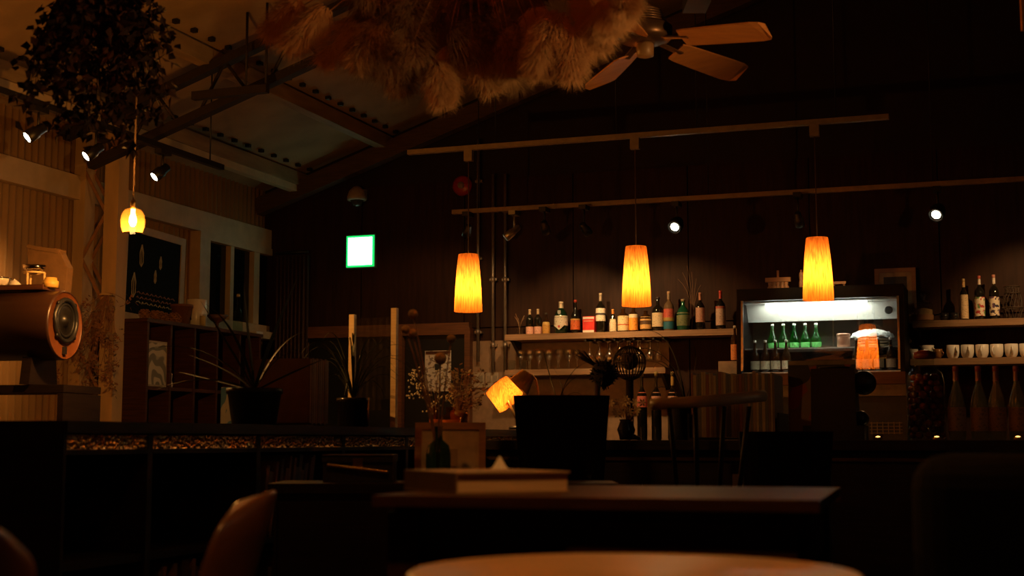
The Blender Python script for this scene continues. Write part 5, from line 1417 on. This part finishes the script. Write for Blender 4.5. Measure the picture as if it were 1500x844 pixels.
for px_, py_, dx, dy in ((785, 10, 10, 95), (822, 20, -40, 70), (838, 40, 0, 72), (868, 15, 8, 55), (888, 0, 8, 45), (905, -25, 12, 45), (850, -20, 30, 60), (790, 60, 0, 45), (890, -40, 30, 50)):
    spec.append((px_, py_, 4.7 + rr.uniform(-.1, .1), dx, dy, .085, 2400, pampo))
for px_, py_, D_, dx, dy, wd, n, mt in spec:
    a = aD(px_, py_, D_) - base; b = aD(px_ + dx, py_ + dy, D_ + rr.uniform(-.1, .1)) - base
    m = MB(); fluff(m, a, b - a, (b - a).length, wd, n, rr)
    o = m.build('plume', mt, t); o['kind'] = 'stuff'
    MB().tube(curve_pts((0, 0, .1), a * .5 + Vector((0, 0, .12)), a + (b - a) * .6, 6), .003, 5, .0015).build('stalk', dr, o)
for k in range(6):
    a = aD(rr.uniform(430, 900), rr.uniform(0, 60), 4.9) - base
    MB().tube(curve_pts((rr.uniform(-.3, .3), 0, .1), a * .5 + Vector((0, 0, .1)), a, 7), .004, 5, .0015).build('branch', M('twig_dark', (.05, .026, .012), .8), t)
MB().tube(((0, 0, .05), (0, 0, roof_z(base.x) - base.z - .01)), .006, 6).build('hanging_rope', palewood, t)
MB().tube(((-.55, -.2, .1), (.55, .2, .1)), .02, 8).build('bamboo_pole', palewood, t)

# hanging bunch of dried leaves
rr = random.Random(55)
c = aD(150, 70, 4.9)
t = T('hanging_leaf_bunch', 'big hanging bunch of dark dried leaves near the corrugated wall', 'dried leaves', c)
lm = M('dried_leaf_dark', (.030, .013, .007), .8); lm2 = M('dried_leaf_brown', (.085, .035, .014), .8)
s = mpp(c)
topz = roof_z(c.x) - c.z - .01
def lf(m, p, d_, L_, w_):
    sd = d_.cross(Vector((rr.gauss(0, 1), rr.gauss(0, 1), rr.gauss(0, 1)))).normalized() * w_
    up = d_.cross(sd).normalized() * w_ * .3
    m.add([p, p + d_ * L_ * .35 + sd + up, p + d_ * L_, p + d_ * L_ * .35 - sd + up, p + d_ * L_ * .5], [(0, 1, 4), (1, 2, 4), (2, 3, 4), (3, 0, 4)])
for k in range(64):
    a = rr.uniform(0, 2 * PI); rad_ = math.sqrt(rr.random()) * 108 * s
    end = Vector((rad_ * math.cos(a), rad_ * math.sin(a), (-rr.uniform(10, 105) + .35 * rad_ / s * rr.uniform(-1, 1)) * s))
    if k < 10: end = Vector((rr.uniform(-90, 60) * s, rr.gauss(0, .08), -rr.uniform(90, 128) * s))
    st_ = Vector((rr.gauss(0, .03), rr.gauss(0, .03), 95 * s))
    pts = curve_pts(st_, Vector((end.x * .9, end.y * .9, 70 * s)), end, 8)
    br = MB().tube(pts, .003, 4, .001).build('branchlet', lm, t)
    m = MB()
    for j in range(1, 8):
        for q_ in range(6):
            p = pts[j] + Vector((rr.gauss(0, .02), rr.gauss(0, .02), rr.gauss(0, .02)))
            lf(m, p, Vector((rr.gauss(0, .6), rr.gauss(0, .6), rr.gauss(-.6, .5))).normalized(), rr.uniform(.03, .055), rr.uniform(.010, .017))
    o = m.build('leaves', lm if k % 3 else lm2, br); o['kind'] = 'stuff'
MB().tube(((0, 0, 95 * s), (0, 0, topz)), .005, 6).build('hanging_cord', blackmetal, t)

# black projector under the roof
q = aD(1021, 4, 5.9)
t = T('projector', 'black projector box hanging beside the fan', 'projector', q, YAW)
MB().box((0, 0, .03), (.10, .20, .09)).build('projector_body', blackmetal, t)
MB().lathe([(.03, -.02), (.032, .02), (.02, .024)], 18, c=(0, -.11, .03), rot=rotX(PI / 2)).build('lens_ring', chrome, t)
MB().tube(((0, 0, .07), (0, 0, roof_z(q.x) - q.z - .01)), .012, 8).build('mount_pole', blackmetal, t)
# hanging board at the edge of the view
q = aD(1506, 10, 5.2)
t = T('hanging_board', 'orange-lit narrow wooden board hanging from the roof', 'board', (q.x, q.y, aD(1506, 46, 5.2).z), YAW)
MB().box((0, 0, .3), (.055, .02, .6)).build('board', bladem, t)
MB().tube(((0, 0, .6), (0, 0, roof_z(q.x) - t.location.z - .01)), .004, 6).build('cord', blackmetal, t)

# ================================================================ low cabinet with frame, bottle and box (mid-distance)
LZ = .765
c0 = aD(600, 700, 4.55)
t = T('low_sideboard', 'low black sideboard behind the desk carrying frame and bottle', 'sideboard', (c0.x + .12, c0.y + .02, 0), YAW)
MB().box((0, 0, LZ - .015), (1.1, .34, .03)).build('top_board', darkwood, t)
MB().box((0, .0, .377), (1.06, .32, .714)).build('carcass', darkwood, t)
for sx in (-.265, .265):
    d_ = MB().box((sx, -.166, .377), (.50, .010, .66)).build('door', darkwood, t)
    MB().ball((sx * .2, -.178, LZ * .6), .010, 8, 6).build('knob', gold, d_)
for sx in (-.48, .48):
    for sy in (-.12, .12): MB().box((sx, sy, .0095), (.05, .05, .019)).build('foot', darkwood, t)
side_inv = t.matrix_basis
LT = LZ + .001
def on_side(px_, dd): 
    q = aD(px_, 690, 4.55 + dd); return Vector((q.x, q.y, LT))
q = on_side(659, .06); s = mpp(q)
t = T('picture_frame', 'tan picture frame with beige mount leaning on the sideboard', 'picture', q, rot=(-.12, 0, YAW))
frame_on(t, 104 * s, 86 * s, .022, .02, wood('worn_frame', (.50, .27, .11), (.36, .18, .07), .5), M('beige_mount', (.75, .58, .32), .8))
MB().box((-.0, .004, 34 * s), (22 * s, .003, 26 * s)).build('small_print', M('mount_print', (.50, .36, .2), .8), t)
q = on_side(642, -.12); s = mpp(q)
t = T('flower_bottle', 'dark blue-green glass bottle holding round dried flower balls', 'vase', q)
R_ = 18.5 * s
MB().shell([(R_ * .92, .002), (R_, .012), (R_, 42 * s), (R_ * .85, 54 * s), (R_ * .36, 62 * s), (R_ * .30, 80 * s), (R_ * .38, 82 * s)], 22).build('bottle_body', bluegreen_glass, t)
bq = Vector(q)
t = T('billy_button_stems', 'tall dried stems with round brown ball flowers in bottle', 'dried flowers', bq + Vector((0, 0, .004)))
for px_, py_, rp_ in ((605, 462, 7), (594, 485, 6.5), (604, 490, 6.5), (661, 498, 6.5), (645, 527, 9)):
    e = rel(bq, px_, py_, -.03 + .02 * (px_ % 3))
    stem = MB().tube(curve_pts((0, 0, .01), Vector((0, 0, 84 * s)) + Vector((e.x, e.y, 0)) * .06, e, 8), .003, 6, .002).build('stem', dr, t)
    MB().ball(e, rp_ * s, 14, 10).build('flower_ball', M('ball_flower', (.60, .33, .13), .95, bump=.8, scale=(60, 60, 60)), stem)
q = on_side(528, -.02); s = mpp(q)
t = T('keepsake_box', 'dark wooden chest with gold braided trim on sideboard', 'box', q, YAW)
w, h = 100 * s, 40 * s
MB().box((0, 0, h * .36), (w, .16, h * .72)).build('box_body', M('chest_dark', (.03, .024, .018), .4), t)
MB().box((0, 0, h * .86), (w * 1.03, .17, h * .26)).build('lid', M('chest_dark'), t)
MB().box((0, -.0865, h * .98), (w * 1.02, .003, h * .04)).build('lid_trim', gold, t)
m = MB()
for k in range(26):
    u = k / 25; m.ball((-w * .42 + w * .84 * u, -.086, h * (.62 - .25 * u)), .006, 6, 4)
m.build('braid', gold, t)['kind'] = 'stuff'
MB().box((0, -.083, h * .68), (.03, .006, .03)).build('clasp', gold, t)
q = on_side(750, .0)
t = T('folded_napkin', 'white pointed folded napkin standing behind the book', 'napkin', Vector((q.x, q.y, LT)))
# ================================================================ desk with the big book
DZ = .80
dc = aZ(790, 722, DZ)
t = T('desk', 'glossy dark red-brown desk with drawer under the big book', 'desk', (-.72, 2.70, 0), .06)
deskm = wood('desk_gloss', (.055, .020, .008), (.033, .012, .005), .5, stretch=(3, 20, 20), bump=.03, spec=.12)
dw, dd_ = .80, .68
MB().box((0, 0, DZ - .010), (dw, dd_, .020)).build('desk_top', deskm, t)
MB().box((0, -.0, DZ - .072), (dw - .06, dd_ - .08, .102)).build('apron', deskm, t)
dr_ = MB().box((.16, -dd_ / 2 + .030, DZ - .078), (.40, .02, .074)).build('drawer', deskm, t)
for sx in (-1, 1):
    for sy in (-1, 1): MB().box((sx * (dw / 2 - .05), sy * (dd_ / 2 - .06), (DZ - .03) / 2), (.06, .06, DZ - .032)).build('leg', deskm, t)
DT = DZ + .001
# book: corners surveyed on the desk top
a, b, c = aZ(668, 725, DZ), aZ(835, 722, DZ), aZ(578, 718, DZ)
ex = (b - a); ey = (c - a); L1 = ex.length; L2 = .27
rz = math.atan2(ex.y, ex.x)
t = T('hardcover_book', 'thick pale hardcover book lying on the desk', 'book', Vector((a.x, a.y, DT)), rz)
th = .040
MB().box((L1 / 2, L2 / 2 + .002, th / 2), (L1 - .006, L2 - .008, th - .007)).build('page_block', M('page_edges', (.62, .44, .28), .8, scale=(2, 2, 120)), t)
cov = M('book_cover_tan', (.36, .24, .14), .6)
MB().box((L1 / 2, L2 / 2, th - .0015), (L1, L2, .003)).build('front_cover', cov, t)
MB().box((L1 / 2, L2 / 2, .0015), (L1, L2, .003)).build('back_cover', cov, t)
MB().box((.0015, L2 / 2, th / 2), (.003, L2, th - .0065)).build('spine', M('book_spine', (.16, .085, .045), .6), t)
# napkin stands on the book
nb = bpy.data.objects.get('folded_napkin')
nq = Vector((a.x, a.y, 0)) + Matrix.Rotation(rz, 3, 'Z') @ Vector((L1 * .72, L2 * .66, 0))
nb.location = (nq.x, nq.y, DT + th + .001)
nb['label'] = 'white pointed folded paper standing on the book cover'
MB().lathe([(.018, 0), (.011, .010), (.004, .022), (.0005, .026)], 6, smooth=False).build('folded_paper', cardwhite, nb)
MB().lathe([(.020, 0), (.019, .002), (.001, .003)], 6, smooth=False).build('paper_foot', cardwhite, nb)

# ================================================================ round table and shell chairs in front
RZ = .73
cx_, cy_ = -.47, 1.80
t = T('round_table', 'small round wooden café table with pedestal foot', 'table', (cx_, cy_, 0))
rt = wood('table_top_wood', (.50, .30, .13), (.40, .22, .09), .4, stretch=(2, 24, 8), bump=.02)
MB().lathe([(.001, RZ - .025), (.285, RZ - .025), (.295, RZ - .018), (.295, RZ - .004), (.290, RZ), (.001, RZ)], 56).build('table_top', rt, t)
MB().lathe([(.22, 0), (.21, .012), (.03, .03), (.025, .10), (.025, RZ - .05), (.12, RZ - .027)], 28).build('pedestal', blackmetal, t)

def shell_chair(loc, rz, label, color):
    t = T('shell_chair', label, 'chair', loc, rz, group='moulded shell chairs')
    prof = [(.235, .43), (.20, .445), (.10, .435), (0, .425), (-.10, .43), (-.17, .46), (-.205, .52), (-.225, .60), (-.245, .68), (-.265, .75), (-.275, .79), (-.28, .81)]
    wid = [.20, .225, .235, .235, .23, .228, .225, .22, .21, .19, .15, .09]
    n = 24; vs = []; fs = []
    for (x, z), w in zip(prof, wid):
        for k in range(n + 1):
            u = -1 + 2 * k / n
            bend = u * u
            vs.append((x + (.055 * bend if z > .5 else 0), u * w, z + (.055 * bend if z <= .5 else .0) - (.02 * bend if z > .78 else 0)))
    for i in range(len(prof) - 1):
        for k in range(n): q = i * (n + 1) + k; fs.append((q, q + 1, q + n + 2, q + n + 1))
    o = MB().add(vs, fs, True).build('shell_seat', M('shell_%d' % int(color[0] * 1000), color, .28, var=.1), t)
    sd = o.modifiers.new('thickness', 'SOLIDIFY'); sd.thickness = .012; sd.offset = 0
    sb_ = o.modifiers.new('smooth', 'SUBSURF'); sb_.levels = 1; sb_.render_levels = 2
    for sx in (-1, 1):
        for sy in (-1, 1): MB().tube(((sx * .10, sy * .10, .415), (sx * .20, sy * .21, 0)), .014, 8, .010).build('leg', palewood, t)
    MB().tube(((.11, .11, .38), (-.11, -.11, .38)), .006, 6).build('brace', blackmetal, t)
    MB().tube(((-.11, .11, .37), (.11, -.11, .37)), .006, 6).build('brace', blackmetal, t)
    return t
q = aD(398, 714, 2.6)
shell_chair((q.x - .24, q.y - .13, 0), PI + .36, 'brown moulded shell chair with bright worn top edge', (.10, .040, .020))
q = aD(-45, 738, 1.5)
shell_chair((q.x - .27, q.y, 0), PI, 'red-brown moulded shell chair facing the worn-edged one', (.085, .028, .014))

# black armchair close by
q = aD(1400, 664, 2.2)
t = T('armchair', 'large black upholstered armchair beside the round table', 'armchair', (.22, 2.68, 0), PI)
def cushion(a, b, r=.05):
    m = MB(); m.bbox(a, b); o = m.build('cushion', blackfab, t)
    bv = o.modifiers.new('round', 'BEVEL'); bv.width = r; bv.segments = 4
    return o
o = cushion((-.36, .30, .12), (.36, .52, q.z)); o.name = 'backrest'
o = cushion((-.34, -.35, .20), (.34, .30, .44)); o.name = 'seat_cushion'
for sx in (-1, 1):
    o = cushion((sx * .345, -.36, .12), (sx * .48, .48, .60)); o.name = 'armrest'
    for yy in (-.3, .42): MB().lathe([(.02, 0), (.025, .125)], 10, c=(sx * .40, yy, 0)).build('foot', darkwood, t)
